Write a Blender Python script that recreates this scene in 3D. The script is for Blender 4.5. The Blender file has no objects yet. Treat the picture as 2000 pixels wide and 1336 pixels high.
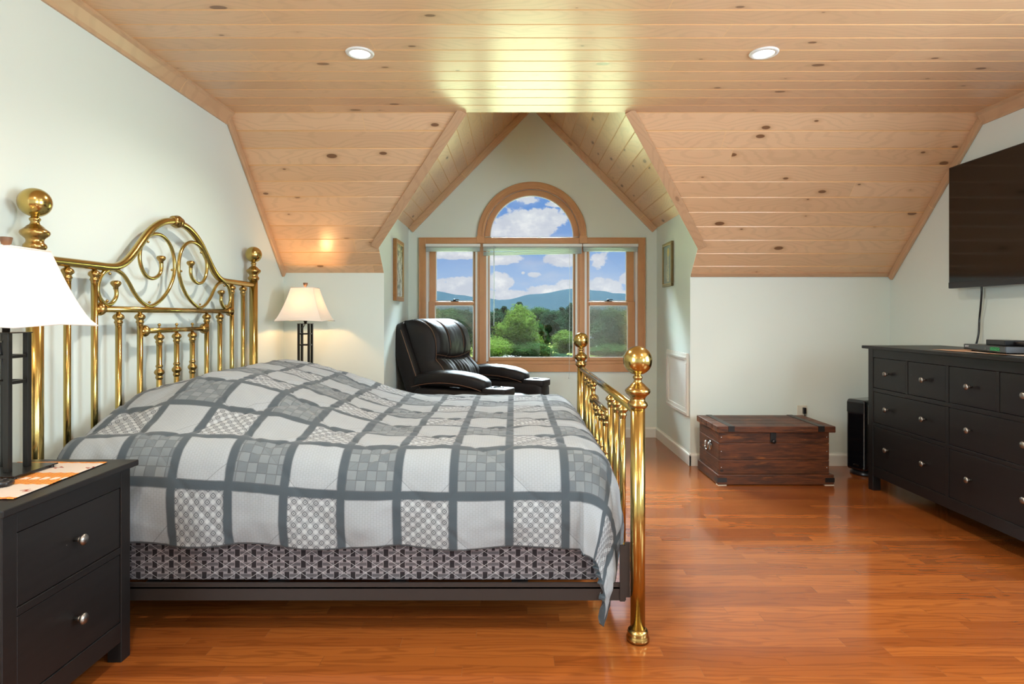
import bpy, bmesh, math, random
from math import sin, cos, pi, sqrt, atan2, hypot, radians, floor as fl
from mathutils import Vector, Matrix, noise
from mathutils.geometry import tessellate_polygon
S = bpy.context.scene
C = S.collection
# ------------------------------------------------------------------ camera
F, CX, CY, EYE = 1150.0, 1003.0, 618.0, 1.155
cd = bpy.data.cameras.new('camera'); cam = bpy.data.objects.new('camera', cd); C.objects.link(cam)
cam.location = (0, 0, EYE); cam.rotation_euler = (radians(90), 0, 0)
cd.sensor_width = 36; cd.lens = F/2000*36
cd.shift_x = -(CX-1000)/2000; cd.shift_y = -(668-CY)/2000
cd.clip_start = .05; cd.clip_end = 9000
S.camera = cam
S.view_settings.view_transform = 'Standard'; S.view_settings.look = 'None'
S.view_settings.gamma = 1; S.view_settings.use_curve_mapping = False
S.view_settings.exposure = 0.0
try:
    S.cycles.use_denoising = True
    S.cycles.max_bounces = 9; S.cycles.diffuse_bounces = 6; S.cycles.glossy_bounces = 4
    S.cycles.transparent_max_bounces = 12; S.cycles.transmission_bounces = 4
    S.cycles.sample_clamp_indirect = 6; S.cycles.caustics_reflective = False; S.cycles.caustics_refractive = False
except Exception: pass

# ------------------------------------------------------------------ node expression helper
class E:
    nt = None
    def __init__(s, k): s.k = k
    @staticmethod
    def put(inp, v):
        if isinstance(v, E): E.nt.links.new(v.k, inp)
        elif isinstance(v, (tuple, list)): inp.default_value = (*v, 1) if len(v) == 3 and len(inp.default_value) == 4 else v
        else: inp.default_value = v
    @staticmethod
    def m(op, *a):
        n = E.nt.nodes.new('ShaderNodeMath'); n.operation = op
        for i, v in enumerate(a): E.put(n.inputs[i], v)
        return E(n.outputs[0])
    def __add__(s, o): return E.m('ADD', s, o)
    __radd__ = __add__
    def __sub__(s, o): return E.m('SUBTRACT', s, o)
    def __rsub__(s, o): return E.m('SUBTRACT', o, s)
    def __mul__(s, o): return E.m('MULTIPLY', s, o)
    __rmul__ = __mul__
    def __truediv__(s, o): return E.m('DIVIDE', s, o)
    def __lt__(s, o): return E.m('LESS_THAN', s, o)
    def __gt__(s, o): return E.m('GREATER_THAN', s, o)
    def fl(s): return E.m('FLOOR', s)
    def fr(s): return E.m('FRACT', s)
    def ab(s): return E.m('ABSOLUTE', s)
    def mx(s, o): return E.m('MAXIMUM', s, o)
    def mn(s, o): return E.m('MINIMUM', s, o)
    def sn(s): return E.m('SINE', s)
    def pw(s, o): return E.m('POWER', s, o)
    def par(s): return E.m('FRACT', s*.5)*2
def sstep(x, a, b, lo=0., hi=1.):
    n = E.nt.nodes.new('ShaderNodeMapRange'); n.interpolation_type = 'SMOOTHSTEP'
    for i, v in enumerate((x, a, b, lo, hi)): E.put(n.inputs[i], v)
    return E(n.outputs[0])
def mix(f, a, b):
    n = E.nt.nodes.new('ShaderNodeMix'); n.data_type = 'RGBA'
    E.put(n.inputs[0], f); E.put(n.inputs[6], a); E.put(n.inputs[7], b)
    return E(n.outputs[2])
def xyz(v):
    n = E.nt.nodes.new('ShaderNodeSeparateXYZ'); E.nt.links.new(v.k, n.inputs[0])
    return [E(o) for o in n.outputs]
def vec(x, y, z=0.):
    n = E.nt.nodes.new('ShaderNodeCombineXYZ')
    for i, v in enumerate((x, y, z)): E.put(n.inputs[i], v)
    return E(n.outputs[0])
def tc(kind):
    n = E.nt.nodes.new('ShaderNodeTexCoord'); return E(n.outputs[kind])
def nz(v, scale=1., detail=3., rough=.5, dist=0.):
    n = E.nt.nodes.new('ShaderNodeTexNoise'); E.put(n.inputs['Vector'], v)
    n.inputs['Scale'].default_value = scale; n.inputs['Detail'].default_value = detail
    n.inputs['Roughness'].default_value = rough; n.inputs['Distortion'].default_value = dist
    return E(n.outputs[0])
def wn(v):
    n = E.nt.nodes.new('ShaderNodeTexWhiteNoise'); n.noise_dimensions = '3D'; E.put(n.inputs['Vector'], v)
    return E(n.outputs['Value'])
def vor(v, scale=1., dim='3D'):
    n = E.nt.nodes.new('ShaderNodeTexVoronoi'); n.voronoi_dimensions = dim; E.put(n.inputs['Vector'], v); n.inputs['Scale'].default_value = scale
    return E(n.outputs['Distance']), E(n.outputs['Color'])
def bump(h, strength=.2, dist=.01):
    n = E.nt.nodes.new('ShaderNodeBump'); n.inputs['Strength'].default_value = strength
    n.inputs['Distance'].default_value = dist; E.put(n.inputs['Height'], h); return E(n.outputs[0])
def new(name):
    m = bpy.data.materials.new(name); m.use_nodes = True; E.nt = m.node_tree; E.nt.nodes.clear()
    return m
def out(sh, vol=None):
    o = E.nt.nodes.new('ShaderNodeOutputMaterial'); E.nt.links.new(sh.k, o.inputs[0])
def P(col, rough=.5, metal=0., spec=.5, nrm=None, coat=0., coatr=.1, sheen=0.):
    n = E.nt.nodes.new('ShaderNodeBsdfPrincipled')
    E.put(n.inputs['Base Color'], col); E.put(n.inputs['Roughness'], rough); E.put(n.inputs['Metallic'], metal)
    n.inputs['Specular IOR Level'].default_value = spec
    if nrm: E.put(n.inputs['Normal'], nrm)
    n.inputs['Coat Weight'].default_value = coat; n.inputs['Coat Roughness'].default_value = coatr
    if sheen: n.inputs['Sheen Weight'].default_value = sheen
    return E(n.outputs[0])
def simple(name, col, rough=.5, metal=0., spec=.5, var=.06, scale=20., coat=0., coatr=.1, bmp=0.):
    m = new(name); o = tc('Object'); q = nz(o, scale, 4.)
    c = mix(q, tuple(max(0, x*(1-var)) for x in col), tuple(x*(1+var) for x in col))
    out(P(c, rough, metal, spec, bump(q, bmp, .004) if bmp else None, coat, coatr)); return m
def emit(name, col, st):
    m = new(name); n = E.nt.nodes.new('ShaderNodeEmission'); E.put(n.inputs[0], col); n.inputs[1].default_value = st
    out(E(n.outputs[0])); return m

# ------------------------------------------------------------------ world : sky with cumulus clouds, brighter overhead
SKYGLOW = 210.
def make_world():
    w = bpy.data.worlds.new('world'); S.world = w; w.use_nodes = True; E.nt = w.node_tree; E.nt.nodes.clear()
    d = xyz(tc('Generated')); x, y, z = d
    ya = y.ab().mx(.05)
    a = x/ya; e = z/ya
    n1 = nz(vec(a*1., e*1.6, y*.3), 9., 7., .62); n2 = nz(vec(a*1., e*1.3, y*.3), 34., 5., .6)
    n3 = nz(vec(a*1., e*1.3, y*.3), 95., 4., .6); ed = n1*1.0+n2*.40+(n3-.5)*.28+.025
    ell = [(1025,432,72,40),(990,450,45,22),(1070,425,40,24),(1032,392,30,12),(1090,398,35,8),(895,557,60,20),(885,497,60,12),(905,575,40,12),
           (975,507,50,13),(1095,508,38,20),(1128,498,25,14),(978,550,26,22),(1022,533,5,4),(1042,536,20,8),(1000,578,60,15),
           (1070,568,50,15),(1112,558,30,16),(1168,508,26,22),(1180,560,42,22),(1222,545,16,14),(1205,578,50,12),(1150,572,30,14),
           (830,470,50,18),(1300,520,50,22),(760,560,60,25),(1330,580,70,18),(700,480,60,20)]
    f = None
    for (u, v, rx, ry) in ell:
        dx = (a-(u-CX)/F)*(F/rx); dy = (e-(CY-v)/F)*(F/ry)
        g = 1-(dx*dx+dy*dy)
        f = g if f is None else f.mx(g)
    f = f.mx(-1.4)
    fm = f+(ed-.75)*3.0
    mask = sstep(fm, -.04, .30)
    core = sstep(fm, .1, 1.5)
    far = nz(vec(x*1.4, y*1.4, z*3.0), 2.2, 6., .6)
    farm = sstep(far, .52, .66)*sstep(e, .23, .4)
    wv = nz(vec(a*1., e*2.6+.7, 3.), 12., 4., .55)
    sky = mix(sstep(e, -.02, .20), (.46, .62, .86), (.155, .33, .74))
    sky = mix(sstep(wv, .45, .78)*.45, sky, (.60, .66, .80))
    shade = sstep(nz(vec(a*1., e*1.7-.006*1., y*.3+.02), 22., 5., .6), .36, .60)
    cl = mix(shade*core.mx(.25), (.62, .66, .77), (.98, .985, 1.))
    col = mix(mask.mx(farm), sky, cl)
    glow = y*.58+z*.81                      # bright lobe added above the view, lights the dormer through its window
    lob = sstep(glow, .62, .95)*sstep(e, .48, .72); boost = lob*SKYGLOW+1.
    col = mix(lob.mn(.04)*22., col, (.80, .95, 1.))
    boost = boost*sstep(z, -.08, -.01, .35, 1.)
    n = E.nt.nodes.new('ShaderNodeBackground'); E.put(n.inputs[0], col); E.put(n.inputs[1], boost*1.0)
    o = E.nt.nodes.new('ShaderNodeOutputWorld'); E.nt.links.new(n.outputs[0], o.inputs[0])
make_world()
def lamp(kind, name, loc, energy, col=(1, 1, 1), rot=(0, 0, 0), **k):
    l = bpy.data.lights.new(name, kind); l.energy = energy; l.color = col
    for a, b in k.items(): setattr(l, a, b)
    o = bpy.data.objects.new(name, l); C.objects.link(o); o.location = loc; o.rotation_euler = rot; return o
# sun stands on the window's far side to the left, high: it lights the trees, not the room
lamp('SUN', 'sun', (0, 0, 30), 11., (1, .93, .8), (radians(42), 0, radians(-62)), angle=radians(2))
# fill lights added on the side walls out of view, to brighten the room
lamp('AREA', 'side_fill_light', (2.86, 1.15, 1.45), 98, (.74, .89, 1.0), (radians(90), 0, radians(90)), shape='RECTANGLE', size=1.3, size_y=1.25)
lamp('AREA', 'side_fill_light', (2.86, -1.45, 1.45), 98, (.74, .89, 1.0), (radians(90), 0, radians(90)), shape='RECTANGLE', size=1.5, size_y=1.25)
lamp('AREA', 'side_fill_light', (-1.73, -.25, 1.45), 105, (.74, .89, 1.0), (radians(90), 0, radians(-90)), shape='RECTANGLE', size=1.3, size_y=1.25)
DOWNLIGHT = 20.0; BULB = 5.0

# ------------------------------------------------------------------ mesh helpers
class MB:
    def __init__(s): s.v = []; s.f = []; s.sm = []; s.uv = {}
    def add(s, vs, fs, smooth=False, uvs=None):
        b = len(s.v); s.v += [tuple(p) for p in vs]
        for i, f in enumerate(fs):
            s.f.append(tuple(b+j for j in f)); s.sm.append(smooth)
            if uvs is not None: s.uv[len(s.f)-1] = [uvs[j] for j in f]
        return s
    def box(s, x0, x1, y0, y1, z0, z1, M=None):
        vs = [(x, y, z) for x in (x0, x1) for y in (y0, y1) for z in (z0, z1)]
        if M: vs = [M @ Vector(p) for p in vs]
        return s.add(vs, [(0,1,3,2),(4,6,7,5),(0,4,5,1),(2,3,7,6),(0,2,6,4),(1,5,7,3)])
    def lathe(s, prof, c=(0, 0, 0), n=24, axis='z', smooth=True):
        vs = []; fs = []
        for (r, h) in prof:
            for i in range(n):
                t = 2*pi*i/n; a, b = r*cos(t), r*sin(t)
                p = (a, b, h) if axis == 'z' else ((h, a, b) if axis == 'x' else (b, h, a))
                vs.append((c[0]+p[0], c[1]+p[1], c[2]+p[2]))
        for k in range(len(prof)-1):
            for i in range(n):
                j = (i+1) % n; fs.append((k*n+i, k*n+j, (k+1)*n+j, (k+1)*n+i))
        if prof[0][0] > 1e-5: fs.append(tuple(range(n-1, -1, -1)))
        if prof[-1][0] > 1e-5: fs.append(tuple((len(prof)-1)*n+i for i in range(n)))
        return s.add(vs, fs, smooth)
    def ball(s, c, r, n=20): return s.lathe([(max(1e-6, r*sin(pi*k/n)), -r*cos(pi*k/n)) for k in range(n+1)], c, n+4)
    def tube(s, pts, r, n=12, closed=False):
        pts = [Vector(p) for p in pts]; m = len(pts); rr = r if isinstance(r, (list, tuple)) else [r]*m
        vs = []; fs = []; prev = None
        for i, p in enumerate(pts):
            t = (pts[min(i+1, m-1)]-pts[max(i-1, 0)]).normalized()
            if prev is None:
                a = Vector((0, 0, 1)) if abs(t.z) < .9 else Vector((1, 0, 0)); u = t.cross(a).normalized()
            else: u = (prev-t*prev.dot(t)).normalized()
            prev = u; w = t.cross(u)
            for k in range(n):
                q = 2*pi*k/n; vs.append(p+(u*cos(q)+w*sin(q))*rr[i])
        for i in range(m-1):
            for k in range(n):
                l = (k+1) % n; fs.append((i*n+k, i*n+l, (i+1)*n+l, (i+1)*n+k))
        fs.append(tuple(range(n-1, -1, -1))); fs.append(tuple((m-1)*n+k for k in range(n)))
        return s.add(vs, fs, True)
    def puff(s, c, h, e=4., n=14, M=None, fn=None):
        # superellipsoid block: c centre, h half sizes
        vs = []; fs = []; L = 2*n
        def sp(v): return (abs(v)**(2/e))*(1 if v >= 0 else -1)
        for i in range(n+1):
            a = -pi/2+pi*i/n
            for j in range(L):
                b = 2*pi*j/L
                p = Vector((h[0]*sp(cos(a))*sp(cos(b)), h[1]*sp(cos(a))*sp(sin(b)), h[2]*sp(sin(a))))
                if fn: p = fn(p)
                p = p+Vector(c)
                if M: p = M @ p
                vs.append(p)
        for i in range(n):
            for j in range(L):
                k = (j+1) % L; fs.append((i*L+j, i*L+k, (i+1)*L+k, (i+1)*L+j))
        return s.add(vs, fs, True)
    def prism(s, poly, d, lo, hi):
        # poly 2D points, extruded along axis d ('x','y','z') from lo to hi; holes not supported
        n = len(poly)
        def p3(a, b, t): return {'x': (t, a, b), 'y': (a, t, b), 'z': (a, b, t)}[d]
        vs = [p3(a, b, lo) for a, b in poly]+[p3(a, b, hi) for a, b in poly]
        fs = [tuple(range(n)), tuple(range(2*n-1, n-1, -1))]+[(i, (i+1) % n, n+(i+1) % n, n+i) for i in range(n)]
        return s.add(vs, fs)
    def build(s, name, m, parent=None, bevel=0., seg=2, loc=None, merge=False):
        me = bpy.data.meshes.new(name); me.from_pydata(s.v, [], s.f); me.update()
        me.polygons.foreach_set('use_smooth', s.sm)
        if s.uv:
            l = me.uv_layers.new(name='UVMap')
            for fi, us in s.uv.items():
                p = me.polygons[fi]
                for k, li in enumerate(p.loop_indices): l.data[li].uv = us[k]
        if merge:
            b = bmesh.new(); b.from_mesh(me); bmesh.ops.remove_doubles(b, verts=b.verts, dist=1e-5)
            bmesh.ops.recalc_face_normals(b, faces=b.faces); b.to_mesh(me); b.free()
        me.materials.append(m)
        o = bpy.data.objects.new(name, me); C.objects.link(o)
        if parent:
            o.parent = parent
            if parent.type == 'EMPTY' or True: o.matrix_parent_inverse = parent.matrix_basis.inverted() if s_world[0] else Matrix()
        if loc: o.location = loc
        if bevel:
            md = o.modifiers.new('bevel', 'BEVEL'); md.width = bevel; md.segments = seg; md.limit_method = 'ANGLE'
        return o
s_world = [False]
def tag(o, label, cat=None, group=None, kind=None):
    if label: o['label'] = label
    if cat: o['category'] = cat
    if group: o['group'] = group
    if kind: o['kind'] = kind
    return o
def thing(name, label, cat, loc=(0, 0, 0), rz=0., group=None):
    o = bpy.data.objects.new(name, None); o.empty_display_size = .1; C.objects.link(o)
    o.location = loc; o.rotation_euler = (0, 0, rz); return tag(o, label, cat, group)
def struct(name, mb, m, parent=None, **k):
    o = mb.build(name, m, parent, **k)
    if parent is None: o['kind'] = 'structure'
    return o
def settle(t, loc):
    """children were modelled in world coordinates: move the empty to its base, keep them in place"""
    loc = Vector(loc); t.location = loc
    for c in t.children: c.location = c.location-loc
    return t
def copy_tree(o, parent=None):
    c = o.copy(); C.objects.link(c); c.parent = parent
    for ch in o.children: copy_tree(ch, c)
    return c
def B(*a): return MB().box(*a)

# ------------------------------------------------------------------ materials
PW = .122
def pine(name, c1=(.790, .535, .325), c2=(.640, .410, .235), rough=.30, knots=1., PWm=PW, jl=3.1, coat=.20):
    m = new(name); u, v, _ = xyz(tc('UV'))
    row = (v/PWm).fl(); r0 = wn(vec(row, 3.3, 1.)); us = u+r0*7.; colm = (us/jl).fl(); r1 = wn(vec(row, colm, 9.1))
    v2 = v+r1*.9; u2 = us+r1*3.
    warp = nz(vec(u2*1.1, v2*9.), 1., 3., .5)
    kd, kc = vor(vec(u2*.95+row*5.3, v2*2.1+row*1.7), 2.3, '2D')
    kx = xyz(kc)[0]
    ring = (v2*150.+warp*26.+kd*-34.).sn()
    g = nz(vec(u2*3., v2*110.), 1., 4., .6)
    t = nz(vec(u2*.7, v2*12.), 1., 2.)
    c = mix(r1*.6+t*.35, c1, c2)
    c = mix(sstep(ring, .2, 1.)*.16+g*.16, c, tuple(x*.62 for x in c2))
    keep = (kx > .12)
    size = kx*.085-.018
    kn = (1-sstep(kd, size, size+.022))*keep*knots
    halo = (1-sstep(kd, size, size+.11))*keep*.35*knots
    c = mix(halo, c, (.42, .22, .10)); c = mix(kn*.85, c, (.135, .055, .02))
    fv = ((v/PWm).fr()-.5).ab(); c = mix((fv > .455)*.75*(1. if knots > .9 else 0.), c, (.74, .44, .19)); fu = ((us/jl).fr()-.5).ab()  # highlight on the groove bevels painted as lighter orange lines
    joint = fu > (.5-.0022/jl*1.)
    c = mix(joint*.55, c, (.80, .52, .24))
    out(P(c, rough, 0., .5, bump(g, .03, .002), coat, .19)); return m
M = {}
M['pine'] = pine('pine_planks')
M['trim'] = pine('pine_trim', (.60, .395, .235), (.52, .325, .185), .4, .5, 5., coat=.1)
def paint(name, col):
    m = new(name); o = tc('Object'); a = nz(o, 1.2, 3.); b = nz(o, 90., 3.)
    c = mix(a, tuple(x*.97 for x in col), tuple(min(1, x*1.02) for x in col))
    out(P(c, .62, 0., .3, bump(b, .05, .002))); return m
M['wall'] = paint('wall_paint', (.690, .772, .722))
M['white'] = simple('white_painted_wood', (.74, .75, .70), .4, var=.02)
def oakwin(name, c1, c2, r=.38):
    m = new(name); x, y, z = xyz(tc('Object'))
    g = nz(vec(x*14., y*14., z*14.), 1., 5., .6, 1.); h = nz(vec(x*6., y*30., z*6.), 2., 4.)
    out(P(mix(g*.5+h*.5, c1, c2), r, 0., .5)); return m
M['oak'] = oakwin('window_oak', (.57, .30, .135), (.44, .205, .082))
def floor_mat():
    m = new('oak_strip_floor'); u, v, _ = xyz(tc('UV')); w = .0572
    row = (v/w).fl(); r0 = wn(vec(row, 5.1, 2.)); us = u+r0*5.; L = .78
    us2 = us+nz(vec(row*3.7, (us/3.).fl()), 1., 0.)*.4
    cm = (us2/L).fl(); r1 = wn(vec(row, cm, 4.)); r2 = wn(vec(cm, row, 8.))
    v2 = v+r1*2.; u2 = us+r2*4.
    wp = nz(vec(u2*2.2, v2*16.), 1., 2., .5)
    ring = (v2*230.+wp*34.).sn()
    g = nz(vec(u2*7., v2*240.), 1., 4., .65)
    c = mix(r1, (.330, .098, .019), (.215, .056, .011))
    c = mix(sstep(ring, .1, 1.)*.30+g*.22, c, (.110, .026, .006))
    fv = ((v/w).fr()-.5).ab(); fu = ((us2/L).fr()-.5).ab()
    gap = (fv > .482).mx(fu > (.5-.0012/L))
    lite = (wn(vec(row, 7.7, 7.))*.6)
    c = mix(gap*.5, c, mix(lite, (.09, .027, .008), (.34, .15, .055)))
    out(P(c, g*.10+.13, 0., .5, bump(gap*-1.+g*.1, .06, .0008), .3, .07)); return m
M['floor'] = floor_mat()
def blackwood(name, col=(.0085, .0078, .0078), r=.40):
    m = new(name); o = tc('Object'); x, y, z = xyz(o)
    g = nz(vec(x*20., y*3., z*90.), 1., 4.); sp_, sc = vor(o, 26.)
    chip = (sp_ < .045)*(nz(o, 7., 2.) > .60)
    c = mix(g, tuple(t*.75 for t in col), tuple(t*1.4 for t in col)); c = mix(chip*.6, c, (.25, .22, .18))
    out(P(c, r, 0., .34, bump(g, .06, .002))); return m
M['black'] = blackwood('black_brown_stained_wood')
M['edge'] = simple('worn_wood_edge', (.10, .085, .07), .4)
M['knob'] = simple('pewter_knob', (.30, .29, .27), .33, 1., var=.1)
def brass(name, c=(.62, .41, .115), r=.16):
    m = new(name); o = tc('Object'); a = nz(o, 14., 5., .6)
    rr = a*.16+r-.06
    out(P(mix(a, tuple(t*.86 for t in c), tuple(t*1.08 for t in c)), rr, 1., .5)); return m
M['brass'] = brass('polished_brass', (.50, .365, .120), .17)
M['brassd'] = brass('aged_brass_casting', (.44, .285, .095), .21)
M['steel'] = simple('dark_brown_steel', (.020, .015, .013), .5)
M['iron'] = simple('black_iron', (.018, .016, .015), .38, .4)
M['chrome'] = simple('chrome', (.55, .56, .57), .15, 1.)
M['plastic'] = simple('black_plastic', (.008, .008, .009), .28)
M['gloss'] = simple('glossy_black_plastic', (.004, .004, .005), .08, coat=.5)
M['ivory'] = simple('ivory_plastic', (.62, .60, .50), .4)
M['whitep'] = simple('white_plastic', (.75, .77, .75), .35, var=.02)
M['sheet'] = simple('white_bedsheet', (.72, .73, .74), .8, var=.03, bmp=.2)
def glass(name, veil=0., vc=(.5, .55, .5)):
    m = new(name); t = E.nt.nodes.new('ShaderNodeBsdfTransparent'); t.inputs[0].default_value = (.97, .98, .97, 1)
    g = E.nt.nodes.new('ShaderNodeBsdfGlossy'); g.inputs['Roughness'].default_value = .02
    f = E.nt.nodes.new('ShaderNodeFresnel'); f.inputs[0].default_value = 1.38
    x = E.nt.nodes.new('ShaderNodeMixShader'); L = E.nt.links
    L.new(f.outputs[0], x.inputs[0]); L.new(t.outputs[0], x.inputs[1]); L.new(g.outputs[0], x.inputs[2])
    r = x
    if veil:
        d = E.nt.nodes.new('ShaderNodeBsdfDiffuse'); d.inputs[0].default_value = (*vc, 1)
        y = E.nt.nodes.new('ShaderNodeMixShader'); y.inputs[0].default_value = veil
        L.new(x.outputs[0], y.inputs[1]); L.new(d.outputs[0], y.inputs[2]); r = y
    out(E(r.outputs[0])); return m
M['glass'] = glass('clear_window_glass')
M['screen'] = glass('insect_screen_mesh', .26, (.20, .22, .21))

# ------------------------------------------------------------------ room shell
XL, XR = -1.78, 2.915
CH = 2.42; YB = 3.65                        # flat ceiling height, where the slope starts
YK = 4.56; ZKL, ZKR = 1.492, 1.468          # knee walls
YD = 5.63; XA, XB = -1.005, 1.370           # dormer back wall and cheeks
XC = .182; ZR = 3.22; ZE = 2.0              # dormer ridge and eaves
XOA, XOB = -.295, .695                      # opening at the flat ceiling
s_world[0] = False
fl_ = MB(); fl_.add([(XL-.1, -3, 0), (XR+.1, -3, 0), (XR+.1, YD+.1, 0), (XL-.1, YD+.1, 0)], [(0, 1, 2, 3)],
                    uvs=[(XL-.1, -3), (XR+.1, -3), (XR+.1, YD+.1), (XL-.1, YD+.1)])
fl_.box(XL-.1, XR+.1, -3, YD+.1, -.22, -.02)
struct('floor', fl_, M['floor'])

def planks(name, org, da, dc, nrm, c_list, c0, c1, uo=0., phase=0., gw=.0045, gd=.0035):
    """planked surface: point = org + a*da + c*dc ; c_list = [(c, a_min, a_max)...]; grooves along a"""
    org, da, dc, nrm = map(Vector, (org, da, dc, nrm))
    def lim(c):
        for i in range(len(c_list)-1):
            p, q = c_list[i], c_list[i+1]
            if p[0] <= c <= q[0]+1e-9:
                t = (c-p[0])/max(1e-9, q[0]-p[0]); return p[1]+(q[1]-p[1])*t, p[2]+(q[2]-p[2])*t
        p = c_list[-1]; return p[1], p[2]
    cs = {c0: 0., c1: 0.}
    for p in c_list:
        if c0 < p[0] < c1: cs[p[0]] = 0.
    k = math.ceil((c0-phase)/PW)
    while phase+k*PW < c1:
        g = phase+k*PW
        for dcg, dep in ((-gw, 0), (0, gd), (gw, 0)):
            if c0 < g+dcg < c1: cs[g+dcg] = dep
        k += 1
    ks = sorted(cs); mb = MB(); vs = []; uv = []
    for c in ks:
        a0, a1 = lim(c)
        for a in (a0, a1):
            vs.append(org+da*a+dc*c-nrm*cs[c]); uv.append((a+uo, c-phase+100*PW))
    mb.add(vs, [(2*i, 2*i+1, 2*i+3, 2*i+2) for i in range(len(ks)-1)], uvs=uv)
    return mb
# thick backing helps nothing visible; ceilings are single skins seen from the inside
mb = planks('ceiling', (0, 0, CH), (1, 0, 0), (0, 1, 0), (0, 0, -1), [(-3, XL-.02, XR+.02), (YB, XL-.02, XR+.02)], -3, YB, 11.3, YB-40*PW)
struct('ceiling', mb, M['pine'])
def slope(name, zk, side):
    d = Vector((0, YK-YB, zk-CH)); L = d.length; d.normalize(); n = Vector((0, -abs(d.z), -d.y)).normalized()
    xe0, xe1 = (XOA, XA) if side < 0 else (XOB, XB)
    cc = L*(.80 if side < 0 else .79)
    if side < 0: cl = [(0, XL, xe0), (cc, XL, xe1), (L, XL, xe1)]
    else: cl = [(0, xe0, XR), (cc, xe1, XR), (L, xe1, XR)]
    mb = planks(name, (0, YB, CH), (1, 0, 0), d, n, cl, 0, L, 3.1 if side < 0 else 23.7, .0)
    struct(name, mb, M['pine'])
    return Vector((xe0, YB, CH)), Vector((xe1, YB, CH))+d*cc, Vector((xe1, YB, CH))+d*L, n, d
TL = slope('ceiling_slope_left', ZKL, -1); TR = slope('ceiling_slope_right', ZKR, 1)
for nm, side, xe in (('ceiling_dormer_left', -1, XA), ('ceiling_dormer_right', 1, XB)):
    d = Vector((xe-XC, 0, ZE-ZR)); L = d.length; d.normalize(); n = Vector((-side*abs(d.z), 0, -abs(d.x))).normalized()
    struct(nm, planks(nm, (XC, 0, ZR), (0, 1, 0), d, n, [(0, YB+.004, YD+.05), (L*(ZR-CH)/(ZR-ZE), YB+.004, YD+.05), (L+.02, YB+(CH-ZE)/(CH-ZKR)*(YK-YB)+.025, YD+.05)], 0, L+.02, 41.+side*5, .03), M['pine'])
def roofz(x): return ZR-(ZR-ZE)*((XC-x)/(XC-XA) if x < XC else (x-XC)/(XB-XC))
mb = MB()
mb.add([(XOA, YB, CH), (XOB, YB, CH), (XOB, YB, roofz(XOB)), (XC, YB, ZR), (XOA, YB, roofz(XOA))], [(0, 1, 2, 3, 4)])
for t in (TL, TR):
    p, q = t[0], t[1]
    mb.add([p, q, (q.x, q.y, roofz(q.x)+.02), (p.x, p.y, roofz(p.x)+.02)], [(0, 1, 2, 3)])
struct('wall_dormer_front', mb, M['wall'])
# side walls (thick slabs following the sloped ceiling)
def side_wall(name, x0, x1, zk):
    MB_ = MB(); MB_.prism([(-3.0, 0), (YK+.12, 0), (YK+.12, zk-.12), (YK, zk+.0), (YB, CH), (-3.0, CH)], 'x', x0, x1)
    return struct(name, MB_, M['wall'])
side_wall('wall_left', XL-.12, XL, ZKL); side_wall('wall_right', XR, XR+.12, ZKR)
struct('wall_back_left', B(XL, XA-.0, YK, YK+.1, 0, ZKL), M['wall'])
struct('wall_back_right', B(XB, XR, YK, YK+.1, 0, ZKR), M['wall'])
def cheek(name, x0, x1, zk, yt):
    mb = MB(); yv = YB+(CH-ZE)/(CH-zk)*(YK-YB)
    mb.prism([(YK+.1005, 0), (YD, 0), (YD, ZE), (yv+.05, ZE), (YK+.05, zk), (YK+.1005, zk-.01)], 'x', x0, x1)
    xi = x1 if x1 < 0 else x0; xi2 = xi+.0015 if x1 < 0 else xi-.0015
    mb.prism([(YK+.0005, 0), (YK+.102, 0), (YK+.102, zk-.002), (YK+.052, zk), (yv+.06, ZE), (yv+.002, ZE), (YK+.0005, zk)], 'x', min(xi, xi2), max(xi, xi2))
    struct(name, mb, M['wall'])
cheek('wall_dormer_left', XA-.08, XA, ZKL, 0); cheek('wall_dormer_right', XB, XB+.08, ZKR, 0)
struct('wall_front', B(XL-.12, XR+.12, -3.12, -3, 0, CH), M['wall'])
# dormer back wall with window holes
sW = YD/F
def wx(u): return (u-CX)*sW
def wz(v): return EYE+(CY-v)*sW
AXC, AZC = wx(1038.9), wz(462.5)
def arc(r, n=28, z0=0.): return [(AXC+r*cos(pi*i/n), AZC+z0+r*sin(pi*i/n)) for i in range(n+1)]
HR = [(-.835, .70), (1.185, .70), (1.185, 1.852), (-.835, 1.852)]
HA = arc(.462)
OUT = [(XA-.08, 0), (XB+.08, 0), (XB+.08, ZE-.08), (XC, ZR), (XA-.08, ZE-.08)]
mb = MB()
for yy in (YD, YD+.16):
    loops = [[Vector((a, b, 0)) for a, b in l] for l in (OUT, HR, HA)]
    flat = [p for l in loops for p in l]
    tris = tessellate_polygon(loops)
    mb.add([(p.x, yy, p.y) for p in flat], [tuple(t) for t in tris])
for l in (HR, HA):
    n = len(l); mb.add([(a, y, b) for a, b in l for y in (YD, YD+.16)], [(2*i, 2*i+1, 2*((i+1) % n)+1, 2*((i+1) % n)) for i in range(n)])
struct('wall_dormer_back', mb, M['wall'])

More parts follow.
